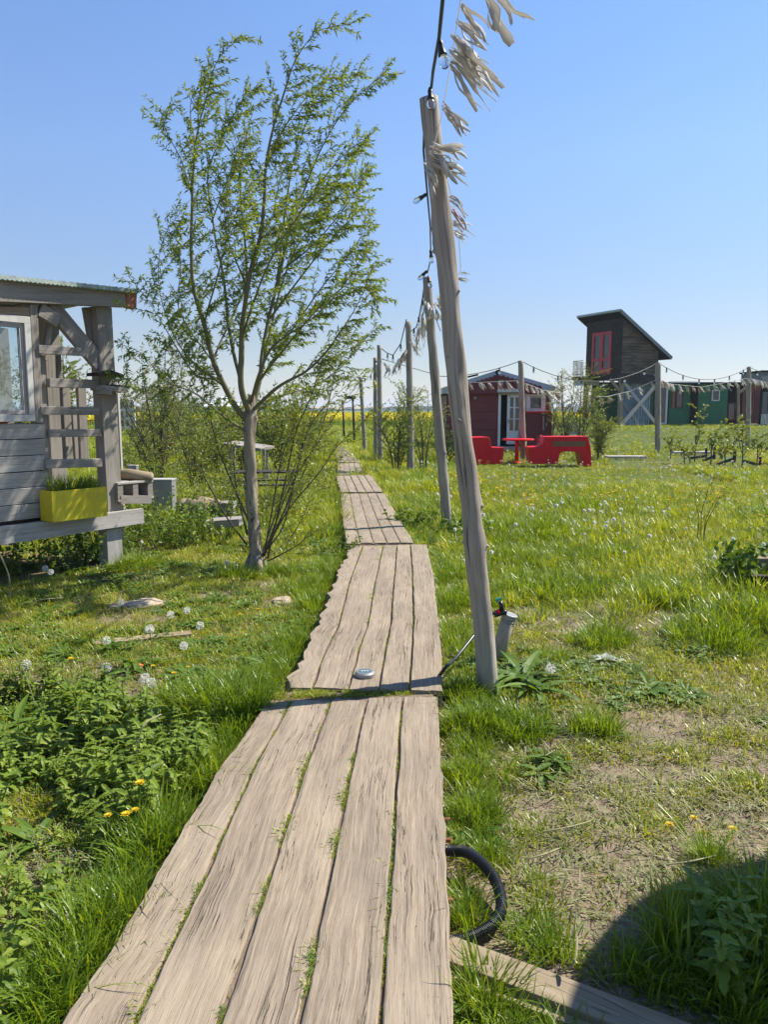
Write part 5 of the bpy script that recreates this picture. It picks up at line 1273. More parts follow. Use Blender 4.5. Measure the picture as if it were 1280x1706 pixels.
# left side
b = g(212, 838); shrub((b.x + .05, b.y + .6, 0), 1.1, .45, 10, 'bush with small pale leaves just right of the hut corner post', ll=.045, lw=.02, tw=14, tl=.25, leafm=M_bush, r0=.008, lpt=12)
b = Q(262, 735, 16); shrub((b.x, 16, 0), 2.9, 1.0, 16, 'feathery pale willow in the middle distance behind the hut', 'tree', 'small_tree', ll=.085, lw=.02, tw=18, tl=.45, leafm=M_bushp, r0=.018, lpt=14)
b = Q(325, 745, 15); shrub((b.x, 15, 0), 1.7, .9, 12, 'low loose bush behind the main willow, to its left', ll=.08, lw=.024, tw=14, tl=.4, leafm=M_bush, r0=.014, lpt=11)
b = Q(105, 700, 20); shrub((b.x, 20, 0), 3.3, .9, 12, 'tree seen through the open hut porch', 'tree', 'small_tree', ll=.1, lw=.04, tw=16, tl=.5, leafm=M_bush, r0=.02, lpt=12)
b = Q(20, 700, 24); shrub((b.x, 24, 0), 3.6, 1.3, 14, 'tree seen through the hut window', 'tree', 'small_tree', ll=.11, lw=.04, tw=16, tl=.5, leafm=M_bushd, r0=.02, lpt=12)
b = Q(445, 730, 26); shrub((b.x, 26, 0), 2.2, 1.1, 12, 'rounded bush in the distance just right of the willow trunk', ll=.12, lw=.05, tw=14, tl=.45, leafm=M_bushd, r0=.016, lpt=12)
b = Q(480, 728, 30); shrub((b.x, 30, 0), 2.4, 1.3, 12, 'distant bush between the willow and the start of the yellow field', ll=.12, lw=.05, tw=14, tl=.45, leafm=M_bush, r0=.016, lpt=12)
b = Q(395, 735, 22); shrub((b.x, 22, 0), 2.0, .8, 10, 'bush in front of the white tent', ll=.1, lw=.045, tw=13, tl=.4, leafm=M_bushd, r0=.016, lpt=12)
b = Q(300, 720, 33); shrub((b.x, 33, 0), 2.6, 1.6, 12, 'wide distant bush left of the white tent', ll=.14, lw=.06, tw=14, tl=.55, leafm=M_bushd, r0=.016, lpt=12)
for (px_, Y_, h_, lb_, lm_) in [(352, 18, 1.9, 'leafy shrub screening the field left of the cold frame', M_bush), (462, 19, 1.7, 'leafy shrub right behind the willow trunk', M_bush), (238, 21, 2.3, 'dense shrub just right of the white lattice frame', M_bushp), (405, 19, 1.5, 'low dense shrub straight behind the willow trunk', M_bushd), (505, 24, 1.8, 'shrub between the willow shoots and the dark lamp posts', M_bush), (285, 24, 2.0, 'shrub behind the feathery pale willow', M_bushd)]:
    b = Q(px_, 740, Y_); shrub((b.x, Y_, 0), h_, 1.0, 11, lb_, ll=.09, lw=.035, tw=15, tl=.4, leafm=lm_, r0=.014, lpt=11)
# leafy undergrowth beneath and beside the hut
def under(cx, cy, Y, n, label, h=.6, rad=.5, lm=M_weed, ll=.055, lw=.035):
    b = G(cx, cy, 0) if Y is None else Q(cx, cy, Y); b.z = 0; r = empty('weed_clump', b, label, 'weeds'); s = MB(); l = MB()
    for i in range(n):
        a = random.uniform(0, 6.28); q = b + Vector((math.cos(a), math.sin(a) * .8, 0)) * rad * math.sqrt(random.random())
        twig_and_leaves(s, l, q, Vector((random.uniform(-.4, .4), random.uniform(-.4, .4), 1)), h * random.uniform(.35, 1.1), random.randint(9, 18), ll, lw, .003, .1, .1, .1, lrand=1.1)
    s.build('stems', M_twig, r); l.build('leaves', lm, r)
under(255, 905, None, 90, 'lush leafy undergrowth between the hut stilt and the willow', .62, .62, M_weed, .06, .035)
under(310, 905, None, 50, 'dense nettles directly left of the willow trunk', .5, .45, M_net, .06, .03)
under(150, 935, None, 60, 'shaded weeds under the hut floor beside the stilt', .5, .5, M_weed)
under(60, 945, None, 50, 'dark weeds under the hut at the left edge', .4, .6, M_weed)
under(215, 800, 9.2, 40, 'shrubby weeds behind the hut step with small white flowers', .8, .4, M_bush, .05, .03)
under(1275, 985, None, 70, 'broad-leaved weeds growing over the dark wood pile at the right edge', .42, .36, M_weed, .11, .055)
under(560, 925, None, 26, 'dark tuft of weeds against the left edge of the third boardwalk section', .22, .25, M_weed, .05, .02)
under(690, 878, None, 26, 'dark leafy weeds at the right edge of the third boardwalk section', .3, .3, M_weed, .09, .04)
under(770, 895, None, 24, 'dark broad-leaved weeds at the foot of the second pole', .28, .35, M_weed, .09, .04)

under(390, 830, 11.5, 60, 'tall weeds around the picnic table behind the willow trunk', .75, .6, M_bush, .06, .03)
under(455, 835, 10.8, 60, 'tall weeds right of the willow trunk before the picnic table', .7, .55, M_bush, .06, .028)
under(320, 820, 12.5, 60, 'tall weeds behind the pale log', .8, .7, M_bush, .06, .03)
under(420, 770, 14.6, 60, 'weeds in front of the cold frame', .9, .8, M_bush, .07, .035)
under(505, 800, 14, 50, 'wild weeds between the willow shoots and the boardwalk bend', .8, .7, M_bush, .07, .03)
under(350, 885, None, 60, 'leafy weeds against the left side of the willow foot', .5, .4, M_weed, .06, .03)
# ------------------------------------------------------------------ far land
def treeline():
    m = MB(); n = 420
    for ring, (Y, hmul) in enumerate(((900, 1.0), (1500, 1.7))):
        k0 = len(m.v)
        for i in range(n + 1):
            x = (-1 + 2 * i / n) * Y * 1.1
            h = (2.2 + 6.0 * max(0, noise.noise((x * .006, ring * 9, 0)) + .15) + 2.4 * noise.noise((x * .05, ring, 3)) + 1.2 * noise.noise((x * .2, ring, 3))) * hmul
            m.v.append((x, Y, -2)); m.v.append((x, Y, max(.6, h))); m.v.append((x, Y + 40, max(.6, h * 1.05))); m.v.append((x, Y + 60, -2))
        for i in range(n):
            for j in range(3): a = k0 + 4 * i + j; m.f.append((a, a + 4, a + 5, a + 1)); m.uv.append([(0, 0)] * 4)
    o = m.build('distant_treeline', paint('far_foliage', (.05, .085, .05), .9, .3, .08), None); meta(o, 'hazy line of distant trees along the horizon', 'trees', kind='stuff')
treeline()

# ------------------------------------------------------------------ scattering
def src(name, mb, mat):
    me_o = mb.build(name, mat, None, link=False); return me_o
def make_tuft(n, h, rad, w, b0, b1, lean0, lean1, seg=3):
    m = MB()
    for i in range(n):
        a = random.uniform(0, 6.283); r = rad * math.sqrt(random.random()); d = (math.cos(a + random.uniform(-.9, .9)), math.sin(a + random.uniform(-.9, .9)), 0)
        m.blade((math.cos(a) * r, math.sin(a) * r, -.008), d, random.uniform(lean0, lean1), h * random.uniform(.45, 1.1), w * random.uniform(.7, 1.25), random.uniform(b0, b1), seg)
    return m
def scatter(name, label, pts, sources, mat=None, cat='grass'):
    """pts: array (n, 8): x y z rx ry rz scale idx"""
    pts = np.asarray(pts, dtype=np.float32)
    me = bpy.data.meshes.new(name); me.vertices.add(len(pts)); me.vertices.foreach_set('co', pts[:, :3].ravel())
    a = me.attributes.new('rot', 'FLOAT_VECTOR', 'POINT'); a.data.foreach_set('vector', pts[:, 3:6].ravel())
    a = me.attributes.new('scl', 'FLOAT', 'POINT'); a.data.foreach_set('value', pts[:, 6].copy())
    a = me.attributes.new('idx', 'INT', 'POINT'); a.data.foreach_set('value', pts[:, 7].astype(np.int32))
    ob = bpy.data.objects.new(name, me); COL.objects.link(ob); meta(ob, label, cat, kind='stuff')
    c = bpy.data.collections.new(name + '_sources')
    for s in sources: c.objects.link(s)
    ng = bpy.data.node_groups.new(name, 'GeometryNodeTree')
    ng.interface.new_socket('Geometry', in_out='INPUT', socket_type='NodeSocketGeometry'); ng.interface.new_socket('Geometry', in_out='OUTPUT', socket_type='NodeSocketGeometry')
    gi = ng.nodes.new('NodeGroupInput'); go = ng.nodes.new('NodeGroupOutput'); ip = ng.nodes.new('GeometryNodeInstanceOnPoints'); ci = ng.nodes.new('GeometryNodeCollectionInfo')
    ci.inputs['Collection'].default_value = c; ci.inputs['Separate Children'].default_value = True; ci.inputs['Reset Children'].default_value = True
    def att(nm, ty):
        n = ng.nodes.new('GeometryNodeInputNamedAttribute'); n.data_type = ty; n.inputs['Name'].default_value = nm; return n.outputs['Attribute']
    L = ng.links.new
    L(gi.outputs[0], ip.inputs['Points']); L(ci.outputs[0], ip.inputs['Instance']); ip.inputs['Pick Instance'].default_value = True
    L(att('idx', 'INT'), ip.inputs['Instance Index']); L(att('rot', 'FLOAT_VECTOR'), ip.inputs['Rotation']); L(att('scl', 'FLOAT'), ip.inputs['Scale']); L(ip.outputs[0], go.inputs[0])
    md = ob.modifiers.new('scatter', 'NODES'); md.node_group = ng
    return ob
PROJ = lambda X, Y: (CX + FPX * X / (Y * cp + CAMH * sp), CY - FPX * (Y * sp - CAMH * cp) / (Y * cp + CAMH * sp))
def sample(n, y0, y1, power=1.0, margin=None):
    if margin is None: margin = 1.55 if y0 < 7 else 1.2
    n = int(n * (1.38 if margin == 1.55 else 1))
    """random ground points in the visible wedge; power 1 -> density falls as 1/Y, 0 -> even"""
    u = RNG.random(n)
    if power == 0: y = np.sqrt(y0 ** 2 + u * (y1 ** 2 - y0 ** 2))
    elif power == 1: y = y0 + u * (y1 - y0)
    else: y = y0 * (y1 / y0) ** u
    hw = .5 * (y * cp + CAMH * sp) * margin + .25
    x = (RNG.random(n) * 2 - 1) * hw
    return x, y
def nz(x, y, s, seed): return np.array([noise.noise((a * s, b * s, seed)) for a, b in zip(x, y)])
def zs(x, y): return np.array([H(a, b) for a, b in zip(x, y)])
def pack(x, y, tilt, smin, smax, nsrc, z=None, smul=None):
    n = len(x); z = zs(x, y) if z is None else z
    s = RNG.uniform(smin, smax, n) * (1 if smul is None else smul)
    return np.stack([x, y, z, RNG.uniform(-tilt, tilt, n), RNG.uniform(-tilt, tilt, n), RNG.uniform(0, 6.283, n), s, RNG.integers(0, nsrc, n)], 1)
BARE = [(1000, 1355, .50), (905, 1470, .38), (1085, 1260, .45), (850, 1330, .28), (930, 1560, .32), (1200, 1300, .35), (1100, 1420, .35), (1180, 1200, .3), (960, 1230, .25), (1230, 1360, .2), (985, 1030, .55), (820, 1260, .2), (70, 1450, .22), (150, 1400, .2), (25, 1600, .18), (70, 1540, .25), (10, 1480, .25), (245, 1005, .22), (355, 995, .25), (470, 1000, .2), (110, 1130, .28), (30, 1130, .2), (200, 1145, .2), (1130, 1060, .3)]
BARE = [(G(a, b, 0), r) for a, b, r in BARE]
def bare(x, y):
    v = np.zeros(len(x))
    for c, r in BARE: v = np.maximum(v, np.clip(1.25 - np.hypot(x - c.x, (y - c.y) * .85) / r, 0, 1))
    return np.clip(v * 1.6 + .9 * nz(x, y, 2.6, 5.5) * (v > 0), 0, 1)
def inhut(x, y):
    P0 = HP.P0; rx = (x - P0.x) * HD.x + (y - P0.y) * HD.y; ry = (x - P0.x) * HN.x + (y - P0.y) * HN.y
    return (rx < .1) & (ry < .05) & (ry > -3)
BOARDP = np.array([(-.0, 0)])
lb0 = G(757, 1586, 0); lb1 = G(1130, 1730, 0)
def onboard(x, y, w=.09):
    d = lb1 - lb0; L = d.length * 1.3; d.normalize(); t = (x - lb0.x) * d.x + (y - lb0.y) * d.y; s = np.abs((x - lb0.x) * -d.y + (y - lb0.y) * d.x)
    return (t > -.05) & (t < L) & (s < w)

lawn_src = [src('lawn_tuft', make_tuft(26, .058, .085, .0058, .2, 1.2, .2, 1.2), M_lawn) for _ in range(5)]
lush_src = [src('lush_tuft', make_tuft(38, .20, .085, .0066, .4, 1.7, .0, .45, 4), M_lush) for _ in range(4)]
mead_src = [src('meadow_tuft', make_tuft(32, .22, .13, .010, .3, 1.6, .0, .75), M_meadow) for _ in range(4)]
strw_src = [src('straw_tuft', make_tuft(12, .10, .10, .0060, -.3, .8, 1.05, 1.55), M_straw) for _ in range(5)]
def weed_src(kind):
    m = MB()
    if kind == 0:
        for i in range(9): a = i * .7 + random.uniform(-.2, .2); m.broad((0, 0, .005), (math.cos(a), math.sin(a), random.uniform(.15, .7)), (0, 0, 1), random.uniform(.07, .13), .032, .35, wave=.04, shape=[.25, .6, .75, 1, .85, .05])
    elif kind == 1:
        for i in range(34): a = random.uniform(0, 6.28); r = .09 * math.sqrt(random.random()); m.broad((math.cos(a) * r, math.sin(a) * r, random.uniform(.0, .035)), (math.cos(a * 3), math.sin(a * 3), .3), (0, 0, 1), .022, .017, .2, shape=[.3, 1, .8, .1])
    elif kind == 2:
        for i in range(7): a = i * .95; m.broad((0, 0, 0), (math.cos(a), math.sin(a), random.uniform(.4, 1.2)), (0, 0, 1), random.uniform(.12, .26), .045, .75, wave=.06, shape=[.15, .7, 1, .9, .6, .05])
    return m
weeds = [src('rosette', weed_src(0), M_weed) for _ in range(3)] + [src('clover', weed_src(1), M_weed) for _ in range(2)]
docks = [src('dock_plant', weed_src(2), M_weed) for _ in range(3)]
def nettle():
    m = MB(); h = random.uniform(.10, .20); lean = Vector((random.uniform(-.3, .3), random.uniform(-.3, .3), 1)).normalized()
    P = [lean * (h * i / 4) for i in range(5)]; m.tube(P, .0022, 4, caps=False)
    for i in range(5):
        t = .3 + .7 * i / 4; p = lean * h * t; a0 = i * 1.57 + random.uniform(-.2, .2); s = .044 * (1.15 - .45 * t)
        for k in (0, math.pi):
            a = a0 + k; m.broad(p, (math.cos(a), math.sin(a), random.uniform(-.1, .5)), (0, 0, 1), s * random.uniform(.9, 1.25), s * .72, .45, wave=.05, shape=[.3, 1.0, .72, .85, .5, .55, .04])
    return m
nets = [src('nettle', nettle(), M_net) for _ in range(6)]

# -- short lawn
HX = np.array([p.x for p in hpts[::6]]); HY = np.array([p.y for p in hpts[::6]])
def mask_common(x, y, g=.02):
    k = ~on_deck(x, y, g) & ~onboard(x, y, .115)
    for a, b in zip(HX, HY): k &= np.hypot(x - a, (y - b)) > .055
    return k
x, y = sample(26000, 1.2, 9.0, 1); k = mask_common(x, y, .0); x, y = x[k], y[k]
bv = bare(x, y); gaps = nz(x, y, 1.5, 21.0) + .5 * nz(x, y, 5, 3.0)
keep = (RNG.random(len(x)) > bv * (.70 + 1.5 * nz(x, y, 5.5, 77.))) & ((gaps > -.33) | (RNG.random(len(x)) < .35)) & ~(inhut(x, y) & (RNG.random(len(x)) < .8))
x, y = x[keep], y[keep]
scatter('short_grass', 'short trodden grass on both sides of the boardwalk', pack(x, y, .2, .6, 1.25, 5, smul=.75 + .05 * y), lawn_src)
# -- clippings and straw
x, y = sample(15000, 1.2, 8.0, 1); k = mask_common(x, y, -.01); x, y = x[k], y[k]; bv = bare(x, y); g1 = nz(x, y, 1.1, 40)
k = RNG.random(len(x)) < np.clip(.16 + .35 * (bv > .1) + .45 * (g1 > .12) * (x > 0) + .6 * (x < -.75) * (y < 2.7), 0, 1)
x, y = x[k], y[k]
pp = pack(x, y, .25, .35, .95, 5); pp[:, 2] += .008
scatter('grass_clippings', 'dry grass clippings lying on the trodden ground', pp, strw_src)
# -- weeds
x, y = sample(5200, 1.2, 11, 1); k = mask_common(x, y, .02); x, y = x[k], y[k]; k = (nz(x, y, 1.7, 60) > -.02) & (bare(x, y) < .5)
x, y = x[k], y[k]; scatter('low_weeds', 'low clover and dandelion rosettes among the grass', pack(x, y, .2, .55, 1.2, 5), weeds, cat='weeds')
# -- lush fringe along the boardwalk edges + clumps
EX = []; EY = []; ES = []
for di in range(len(DECK)):
    for side in ('L', 'R'):
        e = DECK[di][side]; n = [330, 300, 150, 60, 40, 30, 30][di]
        for i in range(n):
            p = arc(e, random.random()); sgn = -1 if side == 'L' else 1
            dnz = noise.noise((p.y * 1.3, sgn * 7, 2)) - (.10 if side == 'R' and di == 0 else 0)
            if dnz < (-.12 if side == 'L' else -.02) and p.y < 6: 
                if random.random() < .75: continue
            EX.append(p.x + sgn * (.045 + abs(random.gauss(0, .11 + .01 * p.y)))); EY.append(p.y); ES.append(random.uniform(.35, 1.0) * (.72 + .6 * max(0, dnz)))
CL = [(265, 1400, .10, 34, 1.15), (235, 1440, .08, 18, 1.0), (185, 1530, .12, 46, 1.0), (150, 1600, .12, 40, 1.0), (85, 1690, .14, 30, 1.1), (345, 1300, .14, 34, 1.2), (405, 1195, .15, 40, 1.35), (365, 1185, .16, 36, 1.5), (300, 1180, .15, 16, 1.2), (440, 1130, .14, 14, .8), (480, 1080, .12, 12, .8), (520, 1010, .15, 20, .8), (545, 950, .2, 40, 1.0),
      (790, 1215, .13, 34, .9), (870, 1215, .14, 24, .9), (770, 1160, .1, 26, 1.0), (985, 1215, .1, 20, .8), (920, 1100, .1, 12, .7), (1190, 1425, .06, 16, .55), (770, 1480, .08, 14, .6), (785, 1360, .10, 30, .7), (770, 1300, .1, 24, .7), (800, 1420, .08, 14, .6),
      (900, 985, .35, 60, 1.3), (960, 985, .3, 40, 1.3), (1100, 1000, .3, 46, 1.3), (1160, 1010, .35, 60, 1.3), (1240, 1040, .35, 60, 1.4), (1000, 1070, .2, 30, 1.0), (1180, 1070, .3, 50, 1.2), (840, 930, .4, 60, 1.2), (800, 1000, .25, 36, 1.1), (760, 960, .25, 40, 1.2), (1040, 930, .4, 50, 1.2), (1230, 960, .3, 50, 1.5), (900, 880, .6, 60, 1.3), (740, 1010, .2, 30, 1.0),
      (250, 1600, .01, 1, .5), (395, 960, .2, 24, .9), (470, 955, .2, 24, .9), (230, 945, .25, 30, 1.0), (20, 1690, .1, 20, 1.1), (1200, 1620, .28, 60, 1.0), (1270, 1560, .2, 40, 1.1), (790, 1250, .1, 20, .6)]
for px, py, r, n, s in CL:
    c = G(px, py, 0)
    for i in range(n):
        a = random.uniform(0, 6.28); q = r * math.sqrt(random.random()); EX.append(c.x + q * math.cos(a)); EY.append(c.y + q * math.sin(a)); ES.append(s * random.uniform(.6, 1.15) * (1.1 - .4 * q / r))
x = np.array(EX); y = np.array(EY); s = np.array(ES); k = mask_common(x, y, .015); x, y, s = x[k], y[k], s[k]
pp = pack(x, y, .28, 1, 1, 4, smul=s); scatter('lush_grass', 'lush tall grass fringing the boardwalk and standing in clumps', pp, lush_src)
# -- long arching grass
long_src = [src('long_tuft', make_tuft(16, .40, .05, .0048, .9, 2.4, .05, .55, 6), M_lush) for _ in range(4)]
x = []; y = []; s = []
for px, py, r, n, sc in [(370, 1180, .16, 12, .9), (330, 1190, .14, 8, .85), (400, 1150, .1, 5, .8), (300, 1330, .08, 6, .6), (215, 1480, .08, 5, .6), (110, 1660, .1, 5, .6), (545, 960, .1, 6, .6), (790, 1200, .12, 8, .6), (1150, 1040, .3, 14, .6), (1230, 1030, .3, 14, .7), (950, 960, .4, 12, .7), (800, 960, .3, 10, .8), (1250, 1500, .2, 5, .7), (200, 930, .2, 8, .7), (700, 850, .5, 16, 1.0), (540, 860, .4, 14, .9), (690, 800, 1., 24, 1.3), (380, 1310, .1, 4, .7)]:
    c = G(px, py, 0)
    for i in range(n): a = random.uniform(0, 6.28); q = r * math.sqrt(random.random()); x.append(c.x + q * math.cos(a)); y.append(c.y + q * math.sin(a)); s.append(sc * random.uniform(.7, 1.2))
x = np.array(x); y = np.array(y); s = np.array(s); k = mask_common(x, y, .03); x, y, s = x[k], y[k], s[k]
scatter('long_grass', 'long arching grass blades beside the boardwalk', pack(x, y, .15, 1, 1, 4, smul=s), long_src)
# -- meadow, growing coarser with distance
x, y = sample(24000, 5.0, 24, 1); k = mask_common(x, y, .05); x, y = x[k], y[k]
n1 = nz(x, y, .55, 11.); n2 = nz(x, y, 1.8, 12.)
pr = np.where(x > .7, np.clip((y - 5.2) / 2.6, 0, 1), np.clip((y - 8.2) / 2.5, 0, 1)); pr = np.clip(pr + .35 * (n1 > .15) * (y > 6) * (x > .7), 0, 1)
def lowzone(x, y):
    k = np.zeros(len(x), bool)
    for x0, y0, x1, y1, Y, lb in LYING[:2]:
        X0 = Q(x0, y0, Y).x; X1 = Q(x1, y1, Y).x; k |= (x > X0 * .97 - .2) & (x < X1 * 1.01 + .2) & (y > Y - 3.4) & (y < Y + .5)
    k |= (x > 8.3) & (x < 11) & (y > 19.4) & (y < 24.3)
    return k
pr = pr * np.where(lowzone(x, y), .35, 1)
k = (RNG.random(len(x)) < pr) & ((n2 > -.3) | (RNG.random(len(x)) < .4)); x, y, n1 = x[k], y[k], n1[k]
scatter('meadow_grass', 'tall mixed meadow grass in the middle distance', pack(x, y, .2, .6, 1.15, 4, smul=np.where(lowzone(x, y), .5, 1.0) * np.where((x > 1) & (y > 12), .82, 1) * np.where((x > 2.2) & (x < 7.5) & (y > 15.5) & (y < 24), .5, 1) * (.75 + .6 * np.clip(n1 + .2, 0, 1)) * (.9 + .012 * y)), mead_src)
x, y = sample(9000, 6, 24, 1); k = mask_common(x, y, .1) & (x > .6) & ~lowzone(x, y) & ~((x > 2) & (x < 7.5) & (y > 13.5) & (y < 24)); x, y = x[k], y[k]; n1 = nz(x, y, .8, 33.) ; k = n1 > .12; x, y, n1 = x[k], y[k], n1[k]
scatter('meadow_clumps', 'darker lush clumps standing in the right meadow', pack(x, y, .3, .8, 1.3, 4, smul=(.8 + 1.2 * (n1 - .12)) * (.8 + .03 * y)), lush_src)
x, y = sample(16000, 22, 75, 1, 1.08); k = mask_common(x, y, .05); x, y = x[k], y[k]; n1 = nz(x, y, .2, 11.)
k = ~(lowzone(x, y)) & ~((y > 28) & (y < 33.4) & (x > 2.2) & (x < 6.2)); x, y, n1 = x[k], y[k], n1[k]
scatter('far_meadow_grass', 'rough meadow grass around the far cabins', pack(x, y, .2, 1.2, 2.2, 4, smul=(.8 + .5 * np.clip(n1 + .2, 0, 1)) * np.where(x < 3, 1.15, np.where(y > 30, .42, .65))), mead_src)
# -- left nettle bed
x = []; y = []
NP = [(-160, 1150), (120, 1150), (330, 1180), (385, 1200), (330, 1290), (230, 1390), (120, 1410), (0, 1400), (-160, 1460)]
npoly = np.array([(G(a, b, 0).x, G(a, b, 0).y) for a, b in NP])
X, Y = sample(30000, 1.5, 5.2, 1, 1.3); k = inpoly(X, Y, npoly) & ~on_deck(X, Y, .05); X, Y = X[k][:1900], Y[k][:1900]
k2 = (nz(X, Y, 2.4, 71.) > -.22); X, Y = X[k2], Y[k2]
X2, Y2 = sample(3000, 1.2, 2.6, 1, 1.2); k = (X2 < -.95 - (2.2 - Y2) * -.1) & (nz(X2, Y2, 2.2, 74.) > -.05) & ~on_deck(X2, Y2, .12); X2, Y2 = X2[k][:190], Y2[k][:190]
X3, Y3 = sample(6000, 1.2, 2.6, 1, 1.2); c3 = G(1262, 1610, 0); k = np.hypot(X3 - c3.x - .12, Y3 - c3.y) < .27; X3, Y3 = X3[k][:150], Y3[k][:150]
X = np.concatenate([X, X2, X3]); Y = np.concatenate([Y, Y2, Y3])
scatter('nettle_bed', 'dense bed of young nettles left of the nearest boardwalk section', pack(X, Y, .3, .45, 1.35, 6, smul=.85 + .8 * nz(X, Y, 3.0, 72.)), nets, cat='nettles')
# -- undergrowth docks
DK = [(860, 1130, .10, 5, 1.1), (885, 1150, .06, 3, 1.0), (40, 1215, .10, 6, .9), (90, 1200, .05, 2, .8), (225, 1115, .1, 4, .8), (810, 1200, .1, 4, .6), (720, 905, .2, 6, .9), (1250, 1020, .2, 6, 1.1), (150, 1150, .1, 2, .6), (25, 1395, .1, 3, .7), (1060, 1230, .1, 1, .5)]
X = []; Y = []; S = []
for px, py, r, n, s in DK:
    c = G(px, py, 0)
    for i in range(n): a = random.uniform(0, 6.28); q = r * math.sqrt(random.random()); X.append(c.x + q * math.cos(a)); Y.append(c.y + q * math.sin(a)); S.append(s * random.uniform(.8, 1.2))
x, y = sample(70, 6, 16, 1); k = mask_common(x, y, .1); X = np.concatenate([X, x[k]]); Y = np.concatenate([Y, y[k]]); S = np.concatenate([S, np.full(k.sum(), .9)])
scatter('dock_plants', 'broad-leaved dock plants among the grass', pack(X, Y, .15, 1, 1, 3, smul=S), docks, cat='weeds')
# -- moss and seedlings in the seams of the boardwalk
seam = [src('seam_a_tuft', make_tuft(20, .026, .018, .0028, .2, 1.5, .3, 1.3, 2), M_lawn) for _ in range(3)] + [src('seam_z_clover', (lambda m: m)(weed_src(1)), M_weed)]
X = []; Y = []; S = []; I = []
for di, d in enumerate(DECK[:5]):
    nb = len(d['near']) - 1
    for kk in range(1, nb):
        for i in range([520, 480, 160, 50, 24][di]):
            t = random.random(); l = arc(d['L'], t); r = arc(d['R'], t); f = d['near'][kk] * (1 - t) + d['far'][kk] * t; p = l.lerp(r, f)
            q = noise.noise((p.y * 4.5, kk * 5.1 + di * 3, 8)) + (.12 if kk in (1, nb - 1) else -.02)
            if q < -.12 + .2 * random.random(): continue
            X.append(p.x + random.gauss(0, .006)); Y.append(p.y); S.append(random.uniform(.5, 1.25) * (1 if di < 2 else 1.3) * min(1.3, .5 + q * 2.0)); I.append(0 if random.random() < .8 else 3)
    if di < 4:  # the gap between sections
        a, b = d['L'][-1], d['R'][-1]
        for i in range(420 if di == 0 else 80):
            t = random.random(); q = noise.noise((t * 6, di * 3.3, 4))
            if di == 0 and not (q > -.25): continue
            p = a.lerp(b, t); X.append(p.x); Y.append(p.y + random.uniform(-.01, .10 if di == 0 else .05)); S.append(random.uniform(.5, 1.3)); I.append(random.randint(0, 2))
n = len(X); X = np.array(X); Y = np.array(Y)
pp = pack(X, Y, .2, 1, 1, 3, z=np.full(n, DZ - .006), smul=np.array(S)); pp[:, 7] = np.array(I); pp[:, 6] = np.where(pp[:, 7] == 3, pp[:, 6] * .16, pp[:, 6])
scatter('seam_grass', 'tiny grass and moss sprouting in the seams of the boardwalk', pp, seam)
m = MB()
for di in (0, 1, 2, 3):
    a, b = DECK[di]['L'][-1], DECK[di]['R'][-1]; c, d2 = DECK[di + 1]['R'][0], DECK[di + 1]['L'][0]; z = DZ - .02; n = 20
    for i in range(n):
        for j in range(3):
            q = []
            for (u, v) in ((i, j), (i + 1, j), (i + 1, j + 1), (i, j + 1)):
                p = a.lerp(b, u / n).lerp(d2.lerp(c, u / n), -.05 + 1.1 * v / 3); q.append((p.x, p.y, z + .008 * noise.noise((p.x * 20, p.y * 20, 0))))
            m.face(q)
o = m.build('packed_soil', M_soil, None); meta(o, 'earth packed in the gaps between the boardwalk sections', 'soil', kind='structure')

# ------------------------------------------------------------------ flowers
def petals(m, c, nrm, r, n=26):
    c = Vector(c)
    for i in range(n):
        a = i * 2.4; q = .35 + .65 * (i / n); m.leaf(c + Vector((0, 0, .004 * (1 - q))), Vector((math.cos(a), math.sin(a), 1.1 * (1 - q) + .12)), (0, 0, 1), r * q, r * .32, .1)
def flower_thing(px, py, h, label, grp, z0=0.0, size=1.0, clock=False):
    top = G(px, py, h); b = Vector((top.x + random.uniform(-.02, .02), top.y + random.uniform(-.02, .02), 0))
    if clock:
        r = empty('dandelion_clock', b, label, 'dandelion', grp)
        m = MB(); m.tube([b, b.lerp(top, .5) + Vector((.006, 0, 0)), top], .0022, 6); m.build('stem', M_weed, r)
        m = MB()
        for i in range(110):
            d = rv().normalized(); t = top + d * .0225 * size; m.tube([top, t], .0003, 3, caps=False)
            for k in range(4): m.leaf(t, (d + rv(.9)).normalized(), rv(), .007 * size, .0022, 0)
        m.build('seed_head', M_clock, r)
    else:
        r = empty('dandelion', b, label, 'dandelion', grp)
        m = MB(); m.tube([b, b.lerp(top, .5), top], .002, 6); m.build('stem', M_weed, r)
        m = MB(); petals(m, top, None, .02 * size, 34); m.build('flower_head', M_petal, r)
for (px, py, h, lb) in [(125 * .344, 1107, .16, 'white dandelion clock near the left edge above the nettle bed'), (249, 1048, .28, 'tall white dandelion clock on a long pale stem in front of the sunk plank'), (284, 1024, .08, 'white dandelion clock just right of the flat sandy slab'), (306, 1076, .10, 'bright white dandelion clock right of the sunk plank'),
                        (311, 1017, .08, 'dim dandelion clock at upper right of the flat sandy slab'), (333, 1042, .14, 'dandelion clock on a dry stem right of the sunk plank'), (201, 1003, .08, 'half blown dandelion clock left of the flat sandy slab'), (241, 1130, .16, 'dandelion clock in the grass above the nettle bed'), (253, 1138, .12, 'greenish dandelion clock beside another in the grass above the nettle bed'), (177, 1067, .08, 'dandelion clock at the left end of the sunk plank'), (177, 1112, .14, 'grey dandelion clock above the nettle bed, between dry stalks'),
                        (75, 947, .14, 'dandelion clock under the hut, upper one of a close pair'), (84, 953, .13, 'dandelion clock under the hut, lower one of a close pair'), (918, 1114, .20, 'dandelion clock beside the upright dock leaves at the nearest pole'), (378, 937, .10, 'dandelion clock on the lawn left of the willow foot')]:
    flower_thing(px, py, h, lb, None, clock=True)
